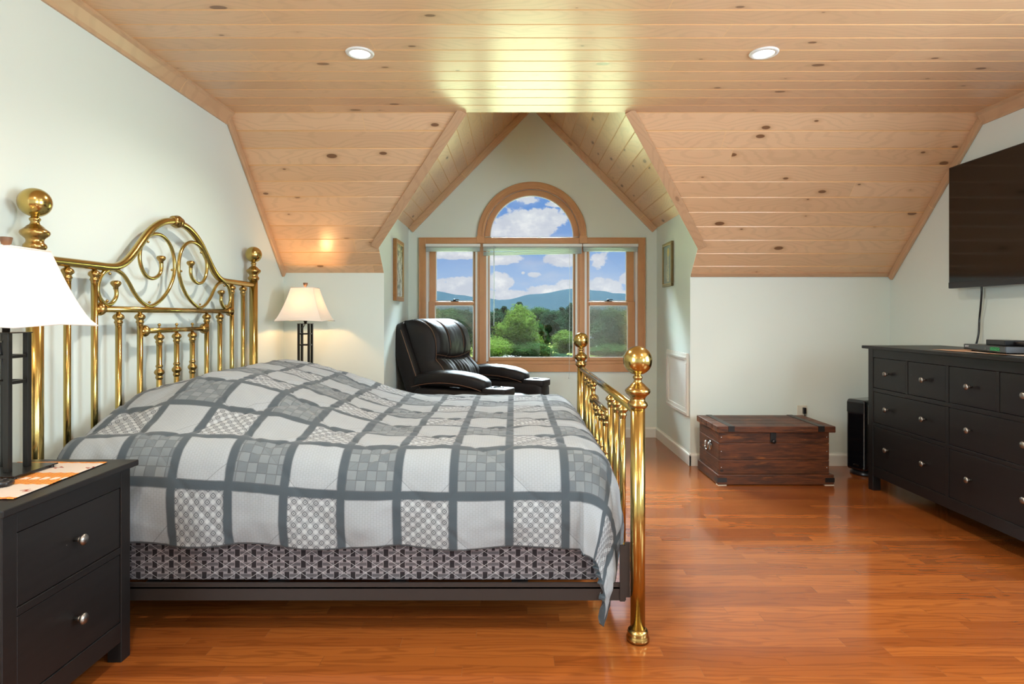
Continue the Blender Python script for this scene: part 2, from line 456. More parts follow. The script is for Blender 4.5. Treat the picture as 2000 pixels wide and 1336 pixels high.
# trims -------------------------------------------------------------
def board(p, q, wv, tv, mb=None):
    """board along p-q, width vector wv, thickness vector tv"""
    p, q, wv, tv = map(Vector, (p, q, wv, tv)); mb = mb or MB()
    L = (q-p).length; w = wv.length
    vs = [p, p+wv, p+wv+tv, p+tv, q, q+wv, q+wv+tv, q+tv]
    k = random.random()*20
    uv = [(k, 0), (k, w), (k, w+.02), (k, .02), (k+L, 0), (k+L, w), (k+L, w+.02), (k+L, .02)]
    return mb.add(vs, [(0, 1, 2, 3), (7, 6, 5, 4), (0, 4, 5, 1), (1, 5, 6, 2), (2, 6, 7, 3), (3, 7, 4, 0)], uvs=uv)
random.seed(5)
tn = [0]
def trim(mb, m='trim', bev=.004):
    tn[0] += 1; return struct('trim_%d' % tn[0], mb, M[m], bevel=bev)
def crown(x, sx):
    # crown moulding along flat ceiling: chamfered profile
    pr = [(0, 0), (0, -.075), (sx*.010, -.075), (sx*.016, -.060), (sx*.040, -.022), (sx*.052, -.014), (sx*.052, 0)]
    mb = MB(); vs = [(x+a, y, CH+b) for y in (-3, YB+.0) for a, b in pr]; n = len(pr)
    uv = [(y, .01*i) for y in (-3, YB) for i in range(n)]
    mb.add(vs, [(i, (i+1) % n, n+(i+1) % n, n+i) for i in range(n)]+[tuple(range(n)), tuple(range(2*n-1, n-1, -1))], uvs=uv)
    return mb
trim(crown(XL, 1), bev=0); trim(crown(XR, -1), bev=0)
for x, sx, zk in ((XL, 1, ZKL), (XR, -1, ZKR)):
    d = Vector((0, YK-YB, zk-CH)).normalized(); n = Vector((0, -abs(d.z), -d.y)).normalized()
    p = Vector((x, YB, CH))-d*.02; q = Vector((x, YB, CH))+d*((Vector((0, YK-YB, zk-CH))).length+.0)
    trim(board(p, q-d*.0, n*.05, (sx*.022, 0, 0)), bev=.006)
for t, sx in ((TL, -1), (TR, 1)):
    p, q, r, n, d = t
    e = (q-p).normalized(); wv = n.cross(e).normalized()
    if wv.x*sx < 0: wv = -wv
    trim(board(p-wv*.006, q+e*.01-wv*.006, wv*.062, n*.02), bev=.003)
for x, sx in ((XA, 1), (XB, -1)):
    # gable trim board on the dormer back wall under the roof planks
    e = (Vector((XC, YD, ZR))-Vector((x, YD, ZE))); e.normalize(); nn = Vector((sx*abs(e.z), 0, -abs(e.x)))
    trim(board(Vector((x, YD, ZE))-nn*0.0, Vector((XC, YD, ZR)), nn*.062, (0, -.022, 0)), bev=.005)
for t in (TR,):
    p, q, r, n, d = t
    trim(board(Vector((XB, 0, 0))+Vector((0, r.y, r.z))-d*.035, Vector((XR-.02, r.y, r.z))-d*.035, d*.036, n*.012), bev=.002)
def bb(name, pts, ins):
    mb = MB()
    for i, (p, q) in enumerate(pts):
        p = Vector((*p, 0)); q = Vector((*q, 0)); n = Vector((*ins[i], 0))
        pr = [(0, 0), (.014, 0), (.014, .078), (.011, .086), (.004, .092), (.004, .098), (0, .098)]
        vs = [b+n*a+Vector((0, 0, z)) for b in (p, q) for a, z in pr]; k = len(pr)
        mb.add(vs, [(j, (j+1) % k, k+(j+1) % k, k+j) for j in range(k)]+[tuple(range(k)), tuple(range(2*k-1, k-1, -1))])
    struct(name, mb, M['white'])
bb('baseboard_dormer_right', [((XB, YK-.014), (XB, YD))], [(-1, 0)])
bb('baseboard_back_right', [((XB-.012, YK), (XR, YK))], [(0, -1)])
bb('baseboard_dormer_back', [((XA, YD), (XB, YD))], [(0, -1)])
bb('baseboard_dormer_left', [((XA, YK), (XA, YD))], [(1, 0)])
bb('baseboard_back_left', [((XL, YK), (XA, YK))], [(0, -1)])
bb('baseboard_left', [((XL, -3), (XL, YK))], [(1, 0)])
bb('baseboard_right', [((XR, -3), (XR, YK))], [(-1, 0)])
# access hatch in the dormer's right cheek
h = thing('door_1', None, None); h['kind'] = 'structure'
mb = MB()
y0, y1, z0, z1 = 4.60, 5.21, .375, .865
for (a, b, c, d) in ((y0, y1, z1-.055, z1), (y0, y1, z0, z0+.055), (y0, y0+.055, z0+.05, z1-.05), (y1-.055, y1, z0+.05, z1-.05)):
    mb.box(XB-.018, XB, a, b, c, d)
    mb.box(XB-.024, XB-.018, a+.008, b-.008, c+.012, d-.026)
mb.build('door_frame', M['white'], h, bevel=.003); B(XB-.008, XB, y0+.05, y1-.05, z0+.05, z1-.05).build('door_panel', M['white'], h)

# ------------------------------------------------------------------ windows
YF = YD-.022
mb = MB()  # outer casing: sides, head, sill, and the board between the two openings
for a in ((-.902, -.835, .69, 1.906), (1.185, 1.256, .69, 1.906), (-.835, 1.185, 1.848, 1.906), (-.902, 1.256, .626, .70)):
    mb.box(a[0], a[1], YF, YD+.0, a[2], a[3])
for a in ((-.902, -.890, .626, 1.906), (1.244, 1.256, .626, 1.906), (-.902, 1.256, 1.896, 1.906)):
    mb.box(a[0], a[1], YF-.008, YF, a[2], a[3])
trim(mb, 'oak', .003)
def archring(r0, r1, y0, y1, zo=0., n=40):
    mb = MB(); vs = []; fs = []
    for i in range(n+1):
        t = pi*i/n
        for r, y in ((r0, y0), (r1, y0), (r1, y1), (r0, y1)): vs.append((AXC+r*cos(t), y, AZC+zo+r*sin(t)))
    for i in range(n):
        for k in range(4): l = (k+1) % 4; fs.append((4*i+k, 4*i+l, 4*i+4+l, 4*i+4+k))
    fs += [(0, 3, 2, 1), (4*n, 4*n+1, 4*n+2, 4*n+3)]
    mb.add(vs, fs, False); return mb
mb = archring(.455, .521, YF-.006, YD)
mb2 = archring(.462, .478, YF-.016, YF-.006); mb.add(mb2.v, mb2.f)
mb2 = archring(.506, .518, YF-.012, YF-.006); mb.add(mb2.v, mb2.f)
for sx in (-1, 1):
    xx = AXC+sx*.488; mb.box(xx-.037, xx+.037, YF-.014, YD, AZC-.065, AZC+.004)
trim(mb, 'oak', .002)
def win(n, hole): 
    w = thing('window_%d' % n, None, None); w['kind'] = 'structure'; return w
# sashes: (glass x0,x1)
gz0, gz1 = .758, 1.80
for n, (hx0, hx1, gx0, gx1, meet) in enumerate(((-.835, -.345, -.755, -.383, 1), (-.262, .611, -.2325, .575, 0), (.68, 1.185, .7245, 1.097, 1))):
    w = win(n+1, 0)
    mb = MB()  # frame / jamb liner light strips
    for (a, b) in ((hx0, hx0+.020), (hx1-.020, hx1)): mb.box(a, b, YD+.0, YD+.12, .715, 1.845)
    mb.build('jamb_liner', M['whitep'], w)
    mb = MB()
    mb.box(hx0, hx1, YD+.0, YD+.13, .70, .728); mb.box(hx0, hx1, YD+.0, YD+.13, 1.80, 1.85)
    mb.build('window_frame', M['oak'], w, bevel=.003)
    def sash(x0, x1, z0, z1, gx0, gx1, gz0, gz1, y0, y1, scr=False):
        mb = MB(); mb.box(x0, gx0, y0, y1, z0, z1); mb.box(gx1, x1, y0, y1, z0, z1)
        mb.box(gx0, gx1, y0, y1, z0, gz0); mb.box(gx0, gx1, y0, y1, gz1, z1)
        s_ = mb.build('sash', M['oak'], w, bevel=.004)
        mb = MB(); t = .008; yy = y0+.004
        for a in ((gx0, gx0+t, gz0, gz1), (gx1-t, gx1, gz0, gz1), (gx0, gx1, gz0, gz0+t), (gx0, gx1, gz1-t, gz1)): mb.box(a[0], a[1], yy, yy+.006, a[2], a[3])
        mb.build('glazing_bead', M['whitep'], s_)
        B(gx0, gx1, (y0+y1)/2, (y0+y1)/2+.004, gz0, gz1).build('pane', M['glass'], s_)
    if meet:
        sash(hx0+.020, hx1-.020, .728, 1.297, gx0, gx1, gz0, 1.262, YD+.020, YD+.055)
        sash(hx0+.022, hx1-.022, 1.262, 1.80, gx0+.004, gx1-.004, 1.300, 1.79, YD+.062, YD+.095)
        xm = (gx0+gx1)/2
        mb = MB(); mb.box(xm-.035, xm+.035, YD+.030, YD+.055, 1.297, 1.304); mb.lathe([(.014, 0), (.012, .014), (.004, .018)], (xm, YD+.042, 1.304), 12); mb.box(xm-.002, xm+.045, YD+.036, YD+.046, 1.312, 1.320)
        mb.build('sash_lock', M['iron'], w)
        B(hx0+.03, hx1-.03, YD+.115, YD+.117, .73, 1.28).build('insect_screen', M['screen'], w)
    else:
        sash(hx0+.020, hx1-.020, .728, 1.80, gx0, gx1, gz0, 1.79, YD+.030, YD+.075)
mb = MB()  # mullions
for a in ((-.345, -.262), (.611, .68)):
    mb.box(a[0], a[1], YD-.004, YD+.13, .70, 1.85); mb.box(a[0]+.016, a[1]-.016, YD-.012, YD-.004, .70, 1.85)
trim(mb, 'oak', .003)
w = win(4, 0)
mb = archring(.402, .455, YD+.03, YD+.075, .0); mb.box(AXC-.46, AXC+.46, YD+.0, YD+.075, AZC-.055, AZC+.0)
mb.build('sash', M['oak'], w, bevel=.003)
archring(.455, .462, YD+.0, YD+.07).build('jamb_liner', M['whitep'], w)
archring(.394, .402, YD+.036, YD+.044).build('glazing_bead', M['whitep'], w)
mb = MB(); mb.prism(arc(.402, 30), 'y', YD+.05, YD+.054); mb.build('pane', M['glass'], w)

for n, (x, sx, y0, y1) in enumerate(((XR, -1, .50, 1.80), (XR, -1, -2.20, -.70), (XL, 1, -.90, .40))):  # added window frames and panes around the unseen side fill lights
    w = win(n+5, 0); mb = MB(); a, b = min(x, x+sx*.025), max(x, x+sx*.025)
    for q in ((y0-.08, y0, .74, 2.16), (y1, y1+.08, .74, 2.16), (y0, y1, .74, .82), (y0, y1, 2.08, 2.16)): mb.box(a, b, *q)
    mb.build('window_frame', M['oak'], w, bevel=.003)
    B(min(x, x+sx*.004), max(x, x+sx*.004), y0, y1, .82, 2.08).build('pane', M['glass'], w)
    settle(w, (x, (y0+y1)/2, .74))
# blinds, raised
def blind(x0, x1, zt, zb, label, wand=None, cord=None, sag=0.):
    t = thing('window_blind', label, 'blind', ((x0+x1)/2, YD-.03, zt), 0, 'raised white window blinds'); o = Vector(t.location)
    def lb(mb, nm, m, **k): mb.v = [tuple(Vector(p)-o) for p in mb.v]; return mb.build(nm, m, t, **k)
    lb(B(x0, x1, YD-.052, YD-.016, zt-.028, zt), 'headrail', M['whitep'], bevel=.003)
    for i in range(9 if sag else 6):
        z = zt-.034-i*.0068
        mb = MB(); n = 8; vs = []
        for k in range(n+1):
            f = k/n; dz = -sag*(1-f)*(1 if i > 4 else .3)*(i/6.)
            for yy, dd in ((YD-.050, 0.), (YD-.034, .003), (YD-.018, 0.)):
                vs.append((x0+.004+(x1-x0-.008)*f, yy, z+dz+dd)); vs.append((x0+.004+(x1-x0-.008)*f, yy, z+dz+dd-.0035))
        fs = []
        for k in range(n):
            b = k*6
            for j in (0, 2): fs += [(b+j, b+j+2, b+j+8, b+j+6), (b+j+1, b+j+7, b+j+9, b+j+3)]
            fs += [(b, b+6, b+7, b+1), (b+4, b+5, b+11, b+10)]
        mb.add(vs, fs, True); lb(mb, 'slat', M['slat'])
    if wand: lb(MB().tube([(wand, YD-.058, zt-.02), (wand+.002, YD-.06, zt-.35), (wand, YD-.06, EYE+(CY-636)*sW)], .0045, 8), 'tilt_wand', M['wandm'])
    if cord:
        mb = MB().tube([(cord, YD-.057, zt-.02), (cord+.004, YD-.057, 1.2), (cord-.003, YD-.057, .60)], .0016, 6)
        mb.lathe([(.002, .0), (.006, -.03), (.006, -.035), (1e-5, -.036)], (cord-.003, YD-.057, .60), 8)
        lb(mb, 'lift_cord', M['wandm'])
def transl(name, col, k=.35):
    m = new(name); d = E.nt.nodes.new('ShaderNodeBsdfDiffuse'); d.inputs[0].default_value = (*col, 1)
    t = E.nt.nodes.new('ShaderNodeBsdfTranslucent'); t.inputs[0].default_value = (*col, 1)
    x = E.nt.nodes.new('ShaderNodeMixShader'); x.inputs[0].default_value = k
    E.nt.links.new(d.outputs[0], x.inputs[1]); E.nt.links.new(t.outputs[0], x.inputs[2]); out(E(x.outputs[0])); return m
M['slat'] = transl('blind_slat', (.78, .86, .86)); M['wandm'] = transl('clear_wand', (.75, .8, .8), .5)
blind(wx(832.5), wx(938.5), 1.844, 0, 'short raised white blind over the left sash window')
blind(wx(943.7), wx(1136), 1.844, 0, 'widest raised white blind over the centre fixed pane', wx(965), wx(1111), .014)
blind(wx(1137.5), wx(1244.6), 1.844, 0, 'short raised white blind over the right sash window')

# ------------------------------------------------------------------ recessed lights
def downlight(x, y, label):
    t = thing('recessed_light', label, 'ceiling light', (x, y, CH), 0, 'recessed ceiling lights')
    MB().lathe([(.048, -.003), (.050, -.008), (.066, -.006), (.068, -.001), (.066, .001)], n=32).build('trim_ring', M['whitep'], t)
    MB().lathe([(1e-5, -.0045), (.049, -.0035)], n=32).build('lens', M['lens'], t)
    l = lamp('SPOT', 'downlight_lamp', (0, 0, -.03), DOWNLIGHT*4, (1, .91, .80), spot_size=radians(150), spot_blend=.8, shadow_soft_size=.05); l.parent = t
M['lens'] = emit('lit_lens', (1, .93, .82), 6.)
downlight((703-CX)*2.825/F, 2.825, 'round recessed light in the pine ceiling above the bed')
downlight((1492-CX)*2.825/F, 2.825, 'round recessed light in the pine ceiling above the open floor')
for x in (-.737, 1.2):  # more recessed lights added out of view as room fill
    for y in (.9, -1.0): downlight(x, y, 'added unseen recessed light of the %s row, %s the camera' % ('left' if x < 0 else 'right', 'just above' if y > 0 else 'well behind'))
settle(bpy.data.objects['door_1'], (XB, 4.9, .375))
for i, x in enumerate((-.59, .175, .93, AXC)): settle(bpy.data.objects['window_%d' % (i+1)], (x, YD+.05, .70 if i < 3 else AZC))

# ------------------------------------------------------------------ brass bed
HX = -1.707; FX = .443; BC = 2.983; YN, YFR = 2.100, 3.866
bed = thing('brass_bed', 'large polished brass bed with scrolled headboard, ball finials and spindled footboard', 'bed')
FIN = [(.026, -.172), (.030, -.168), (.034, -.163), (.036, -.158), (.034, -.150), (.028, -.144), (.026, -.137), (.028, -.130), (.034, -.124), (.042, -.117), (.045, -.110),
       (.044, -.103), (.036, -.096), (.029, -.090), (.024, -.084), (.016, -.078), (.013, -.070), (.016, -.064), (.018, -.060), (.016, -.056), (.012, -.052), (.012, -.046)]
def post(x, y, zb):
    p = MB().lathe([(.026, 0), (.026, zb-.172)], (x, y, 0), 28).build('post', M['brass'], bed)
    MB().lathe([(.040, 0.002), (.041, .012), (.038, .020), (.036, .026), (.037, .032), (.034, .040), (.027, .046)], (x, y, 0), 28).build('foot_cap', M['brassd'], p)
    f = MB().lathe([(r, z+zb) for r, z in FIN], (x, y, 0), 28)
    f.build('finial', M['brassd'], p)
    MB().ball((x, y, zb), .0515, 28).build('ball', M['brass'], p)
for x, z in ((HX, 1.561), (FX, .998)):
    for y in (YN, YFR): post(x, y, z)
def hb(px, py):          # detail-crop pixel -> headboard plane (y, z)
    u, v = 160+px/3.5158, 400+py/3.5158
    Y = -HX*F/(CX-u); return Y, EYE+(CY-v)*Y/F
def smooth(pts, n=8):
    o = []; m = len(pts)
    for i in range(m-1):
        p0, p1, p2, p3 = (Vector(pts[max(0, min(m-1, i+k))]) for k in (-1, 0, 1, 2))
        for j in range(n):
            t = j/n; o.append(.5*((2*p1)+(p2-p0)*t+(2*p0-5*p1+4*p2-p3)*t*t+(3*p1-p0-3*p2+p3)*t**3))
    o.append(Vector(pts[-1])); return o
def mir(pts): return [(2*BC-y, z) for y, z in pts]
c0 = hb(700, 130)[0]
half = [hb(*p) for p in ((100, 418), (200, 430), (262, 430), (310, 414), (352, 384), (400, 330), (450, 264), (505, 196), (560, 152), (620, 128), (690, 128))]
half = [(y-(y-YN)*(c0-BC)/(c0-YN), z) for y, z in half]
rail = [(YN, half[0][1]-.002)]+half
zc = rail[-1][1]
rail = smooth([(0, y, z) for y, z in rail], 6)
full = [(HX, p.y, p.z) for p in rail]+[(HX, 2*BC-p.y, p.z) for p in reversed(rail[:-1])]
tr = MB().tube(full, .0175, 16).build('top_rail', M['brass'], bed)
MB().lathe([(.018, -.034), (.026, -.030), (.026, -.024), (.022, -.020), (.030, -.010), (.033, 0), (.030, .010), (.022, .020), (.026, .024), (.026, .030), (.018, .034)], (HX, BC, zc), 24, 'y').build('collar', M['brassd'], tr)
big = [hb(*p) for p in ((578, 400), (578, 450), (560, 490), (520, 510), (475, 490), (445, 430), (434, 360), (445, 290), (480, 235), (530, 209), (580, 218), (625, 262), (655, 330), (668, 420),
      (660, 500), (625, 590), (570, 660), (505, 697), (450, 672), (400, 610), (362, 540), (325, 485), (280, 455), (235, 450), (190, 475), (162, 530), (155, 600), (180, 660), (222, 688), (258, 668), (280, 625), (276, 575))]
by = hb(672, 420)[0]
big = [(y+(BC-.012-by), z) for y, z in big]
for k, pts in enumerate((big, mir(big))):
    sm = smooth([(HX, y, z) for y, z in pts], 5)
    o = MB().tube(sm, .0088, 10).build('scroll', M['brass'], bed)
    for e, e2 in ((sm[0], sm[3]), (sm[-1], sm[-4])):
        MB().lathe([(.010, -.006), (.010, .004), (.014, .008), (.020, .016), (.021, .022), (.017, .029), (.008, .032), (1e-5, .033)], e, 16).build('scroll_tip', M['brassd'], o)
    for q in ((490, 262), (650, 452), (500, 672), (236, 478), (218, 662)):
        y, z = hb(*q); y += BC-.012-by
        if k: y = 2*BC-y
        MB().ball((HX, y, z), .006, 8).build('stud', M['brassd'], o)
def nearest_rail(y):
    return min(full, key=lambda p: abs(p[1]-y))[2]
CAP = [(.0, 0), (.008, 0), (.010, -.006), (.019, -.012), (.023, -.020), (.0225, -.026), (.016, -.032), (.014, -.037), (.017, -.042), (.017, -.046), (.0135, -.050), (.0135, -.056), (.0125, -.060)]
RING = [(.0125, .040), (.016, .034), (.016, .030), (.0125, .024), (.014, .018), (.021, .010), (.023, .002), (.019, -.006), (.0135, -.012), (.016, -.018), (.017, -.022), (.015, -.028), (.0125, -.032)]
def spindle(x, y, zt, zb=.34, ring=None):
    mb = MB().lathe([(.0125, zb), (.0125, zt-.06)], (x, y, 0), 16); s_ = mb.build('spindle', M['brass'], bed)
    MB().lathe([(max(1e-5, r), z+zt) for r, z in CAP], (x, y, 0), 18).build('spindle_cap', M['brassd'], s_)
    if ring: MB().lathe([(r, z+ring) for r, z in RING], (x, y, 0), 18).build('spindle_ring', M['brassd'], s_)
ZM = hb(240, 718)[1]; ZL = hb(640, 858)[1]
for k in range(-5, 6):
    y = BC+k*.1462
    if abs(k) >= 4: spindle(HX, y, nearest_rail(y)-.014)
    elif abs(k) >= 2: spindle(HX, y, ZM-.012)
    else: spindle(HX, y, ZL-.012, .34, ZL-.205)
def cross(x, y0, y1, z, r, balls=0):
    c = MB().tube([(x, y0, z), (x, y1, z)], r, 14).build('cross_rail', M['brass'], bed)
    for y, s in ((y0, 1), (y1, -1)):
        MB().lathe([(.010, s*.010), (.020, s*.014), (.027, s*.022), (.028, s*.030), (.022, s*.038), (.022, s*.044), (.018, s*.050), (.015, s*.056)], (x, y, z), 20, 'y').build('rail_collar', M['brassd'], c)
    for i in range(balls):
        k = i-(balls-1)/2; MB().lathe([(.004, 0), (.004, .008), (.003, .010)], (x, BC+k*.1462, z+r-.002), 8).ball((x, BC+k*.1462, z+r+.014), .0078, 10).build('bead', M['brassd'], c)
cross(HX, BC-4*.1462, BC+4*.1462, ZM, .0135); cross(HX, BC-2*.1462, BC+2*.1462, ZL, .0125, 3)
MB().tube([(HX, YN, .34), (HX, YFR, .34)], .013).build('cross_rail', M['brass'], bed)
# footboard
ft = MB().tube([(FX, YN+.01, .815), (FX, YFR-.01, .815)], .017, 16).build('top_rail', M['brass'], bed)
for k in range(-4, 5):
    y = BC+k*.148
    if abs(k) >= 2: spindle(FX, y, .800, .22)
    else: spindle(FX, y, .688, .22, .47)
cross(FX, BC-2*.148, BC+2*.148, .700, .0125)
MB().tube([(FX, YN, .22), (FX, YFR, .22)], .013).build('cross_rail', M['brass'], bed)
for y, s in ((YN, 1), (YFR, -1)):
    mb = MB().box(HX+.03, FX-.04, y+s*.012-.0, y+s*.020, .136, .198) if s > 0 else MB().box(HX+.03, FX-.04, y-.020, y-.012, .136, .198)
    mb.box(HX+.03, FX-.04, y+(.012 if s > 0 else -.052), y+(.052 if s > 0 else -.012), .178, .184)
    mb.build('side_rail', M['steel'], bed)
    mb = MB().box(FX-.044, FX-.026, y-.004+s*.01, y+.006+s*.01, .15, .345); mb.box(FX-.062, FX-.044, y-.004+s*.01, y+.006+s*.01, .135, .335)
    mb.build('rail_bracket', M['steel'], bed)
for i in range(4): B(HX+.35+i*.45, HX+.41+i*.45, YN+.03, YFR-.03, .150, .176).build('bed_slat', M['steel'], bed)
settle(bed, (-.63, BC, 0))

# box spring and mattress
def boxspring_mat():
    m = new('basket_weave_ticking'); x, y, z = xyz(tc('Object')); a = (x+y)*1.0
    ca = a/.0605; cb = z/.0412
    da = (ca.fr()-.5).ab(); db = (cb.fr()-.5).ab(); ea = .5-da; eb = .5-db     # d: distance to cell middle, e: to cell edge
    vb1 = (da < .145)*(db < .32); hb1 = (ea < .33)*(db < .135); hb2 = (da < .38)*(eb < .15); vb2 = (ea < .095)*(eb < .32)
    bg = mix(nz(vec(a*200., z*200.), 1., 2.), (.25, .225, .235), (.18, .16, .17))
    c = mix(hb1.mx(hb2), bg, (.085, .077, .083)); c = mix(vb1.mx(vb2), c, (.020, .016, .018))
    d1 = (a/.079+z/.0525).fr(); d2 = (a/.079-z/.0525).fr()
    ln = (d1 < .030).mx(d2 < .030)
    c = mix(ln*.8, c, (.50, .49, .50))
    out(P(c, .8, 0., .2)); return m
M['tick'] = boxspring_mat()
MB().puff((0, 0, 0), (.968, .832, .088), 14, 20)
o = B(-.968, .968, -.826, .826, -.082, .082).build('box_spring', M['tick'], bevel=.012, seg=3, loc=(-.658, BC, .268)); tag(o, 'box spring in grey basket-weave ticking under the plaid comforter', 'box spring')
o = B(-.985, .985, -.79, .79, -.135, .135).build('mattress', M['sheet'], bevel=.05, seg=4, loc=(-.670, BC, .487)); tag(o, 'mattress in a white sheet peeking out at the head of the bed', 'mattress')

# comforter
def duvet_mat():
    m = new('patchwork_comforter'); u, v, _ = xyz(tc('UV')); p = .2015
    a = u/p; b = v/p; ci = a.fl(); ri = b.fl(); fa = a.fr(); fb = b.fr()
    par = (ci+ri).par(); rp = ri.par()
    wv = nz(vec(a*90., b*90.), 1., 2., .6); big_ = nz(vec(a*1.3, b*1.3), 1., 3.)
    str_ = nz(vec(a*60., b*8.), 1., 3., .7)
    # light cell with faint grid
    la = (fa*20.).fr(); lb = (fb*14.+(fa*20.).fl().par()*.5).fr()
    lines = ((la < .12).mx(lb < .10))
    light = mix(lines*.30+wv*.22+str_*.2, (.312, .352, .375), (.140, .158, .170))
    light = mix(big_*.35, light, (.245, .264, .276))
    # plaid cell
    q = 5.6; ia = (a*q).fl(); ib = (b*q).fl(); r = wn(vec(ia, ib, 2.2)); chk = (ia+ib).par()
    pl = mix(chk*.45+r*.40, (.078, .100, .116), (.162, .190, .203)); pln = ((a*q).fr() < .10).mx((b*q).fr() < .10)
    pl = mix(pln*.7, pl, (.05, .062, .07)); pl = mix(wv*.25, pl, (.26, .275, .28))
    # diamond lattice cell
    k = 5.3; s1 = (fa+fb)*k; s2 = (fa-fb)*k
    q1 = (s1.fr()-.5).ab(); q2 = (s2.fr()-.5).ab(); qm = q1.mx(q2); chd = (s1.fl()+s2.fl()).par()
    ringd = (qm > .19)*(qm < .27); ringi = (qm < .065); qn = q1.mn(q2)
    lat = ((qn > .05)*(qn < .10))*(qm > .27)
    di = mix(wv*.3, (.262, .288, .302), (.185, .205, .218))
    di = mix(lat*.5, di, (.085, .098, .110)); di = mix(ringd.mx(ringi)*.9, di, (.045, .052, .060))
    di = mix((qn > .27)*.55, di, (.42, .455, .475))
    c = mix(rp, di, pl); c = mix(par, light, c)
    q_ = .42; k1 = -(41*p-.186+.2356)+YN+.165
    l1 = (((u+v+k1)/q_).fr()-.5).ab(); l2 = (((u-v+(-.186-.2356*-1.+p)-YN-.165)/q_+.37+8.).fr()-.5).ab()
    c = mix((l1 > .4955)*.5, c, (.10, .11, .12)); c = mix((l2 > .4955)*.5, c, (.10, .11, .12))
    band = ((fa-.5).ab() > .430).mx((fb-.5).ab() > .430)
    bd = mix(((a*80.).fr() < .5)*((b*80.).fr() < .5)*.5, (.046, .062, .074), (.070, .088, .100))
    edge = ((fa-.5).ab() > .415).mx((fb-.5).ab() > .415)
    c = mix(edge*.6, c, (.045, .055, .065)); c = mix(band, c, bd)
    out(P(c, .85, 0., .25, bump(wv, .25, .002), 0., .1, .15)); return m
M['duvet'] = duvet_mat()
def make_duvet():
    p = .2015; R = .15; s_head, s0 = -1.660, .245; t0, t1 = YN+.165, YFR-.165; zt = .662
    over_s, over_n, over_f = .562, .428, .36
    def drop(d):
        if d <= 0: return 0., 0.
        if d < R*pi/2: th = d/R; return R*sin(th), R*(1-cos(th))
        return R, R+(d-R*pi/2)
    def g(x, y):
        f = 0.
        k = (x+1.66)
        f = .16+.07*min(1, k/.25) if k < .25 else .23*max(0, 1-((k-.25)/.80))**1.25
        if k >= .25: f = .23*(.5+.5*cos(pi*min(1, (k-.25)/.95)))**.9
        e = min(1., max(0., (y-t0+.16)/.62)); e2 = min(1., max(0., (t1+.13-y)/.25))
        e = .5-.5*cos(pi*e); e2 = .5-.5*cos(pi*e2)
        return f*(.10+.90*e)*e2
    st = .0082
    ns = int((s0+over_s-s_head)/st); nt = int((t1+over_f-(t0-over_n))/st)
    vs = []; uv = []; q = .42
    for i in range(ns+1):
        s = s_head+(s0+over_s-s_head)*i/ns
        for j in range(nt+1):
            t = (t0-over_n)+(t1+over_f-(t0-over_n))*j/nt
            ds = max(0, s-s0); dn = max(0, t0-t); df = max(0, t-t1)
            dt = dn if dn > 0 else df; sg = -1 if dn > 0 else 1
            r = hypot(ds, dt)
            bx, byy = min(s, s0), min(max(t, t0), t1)
            o_, dwn = drop(r)
            dx, dy = (ds/r, sg*dt/r) if r > 1e-6 else (0., 0.)
            # quilting height field (cloth coordinates), diamonds
            a1 = ((s+t)/q) % 1.; a2 = ((s-t)/q+.37) % 1.
            w1 = min(a1, 1-a1)*q; w2 = min(a2, 1-a2)*q; wq = min(w1, w2)
            crease = -.006*math.exp(-(wq/.009)**2)
            puffy = .004*min(1, wq/.10)
            n1 = noise.noise(Vector((s*5.5, t*5.5, .3)))*.007
            n2 = noise.noise(Vector((s*17+4*noise.noise(Vector((s*3, t*3, 5))), t*11, 7.3)))*.0042+noise.noise(Vector((s*9, t*30, 1.3)))*.0022*max(.3, 1-r/.12)
            n3 = abs(noise.noise(Vector((s*7+t*4, t*9-s*3, 2.2))))*-.008
            wy = sin(s*21+2.*noise.noise(Vector((s*2, 1, 1))))*.007*min(1, max(0, (dwn-.12)/.15))
            hgt = crease*max(.5, 1-r/.3)+puffy+n1+n2+n3
            top = 1-min(1., dwn/R)
            z = zt-dwn+g(bx, byy)*(1. if dwn < R else max(0, 1-(dwn-R)/.25))+hgt*top
            # side billow: cloth bellies out a little above the hem
            bel = (.014*sin(pi*min(1, max(0, (dwn-.10)/.28))) if dwn > .10 else 0.)
            hem = max(0., dwn-.26)
            out_ = o_+bel+wy+hgt*(1-top)*1.1-hem*.10
            x = bx+dx*out_; y = byy+dy*out_
            # fold at the foot corner: pull the hanging corner together
            if ds > 0 and dn > 0:
                k = min(1., (r-.2)/.35) if r > .2 else 0.
                x = x-k*.012*sin(3*atan2(ds, dn)); y = y-k*.075
            if dwn > .1: z += .008*sin(s*13+1.)*(dn > 0)*min(1, (dwn-.1)/.2)
            vs.append((x, y, max(.03, z))); uv.append((s+20*p-.186+.0, t-t0+.2356+21*p+.0015))
    mb = MB(); mb.add(vs, [(i*(nt+1)+j, (i+1)*(nt+1)+j, (i+1)*(nt+1)+j+1, i*(nt+1)+j+1) for i in range(ns) for j in range(nt)], True, uv)
    o = mb.build('comforter', M['duvet'])
    md = o.modifiers.new('thick', 'SOLIDIFY'); md.thickness = .024; md.offset = -1
    tag(o, 'rumpled grey patchwork comforter spread over the brass bed', 'comforter')
make_duvet()

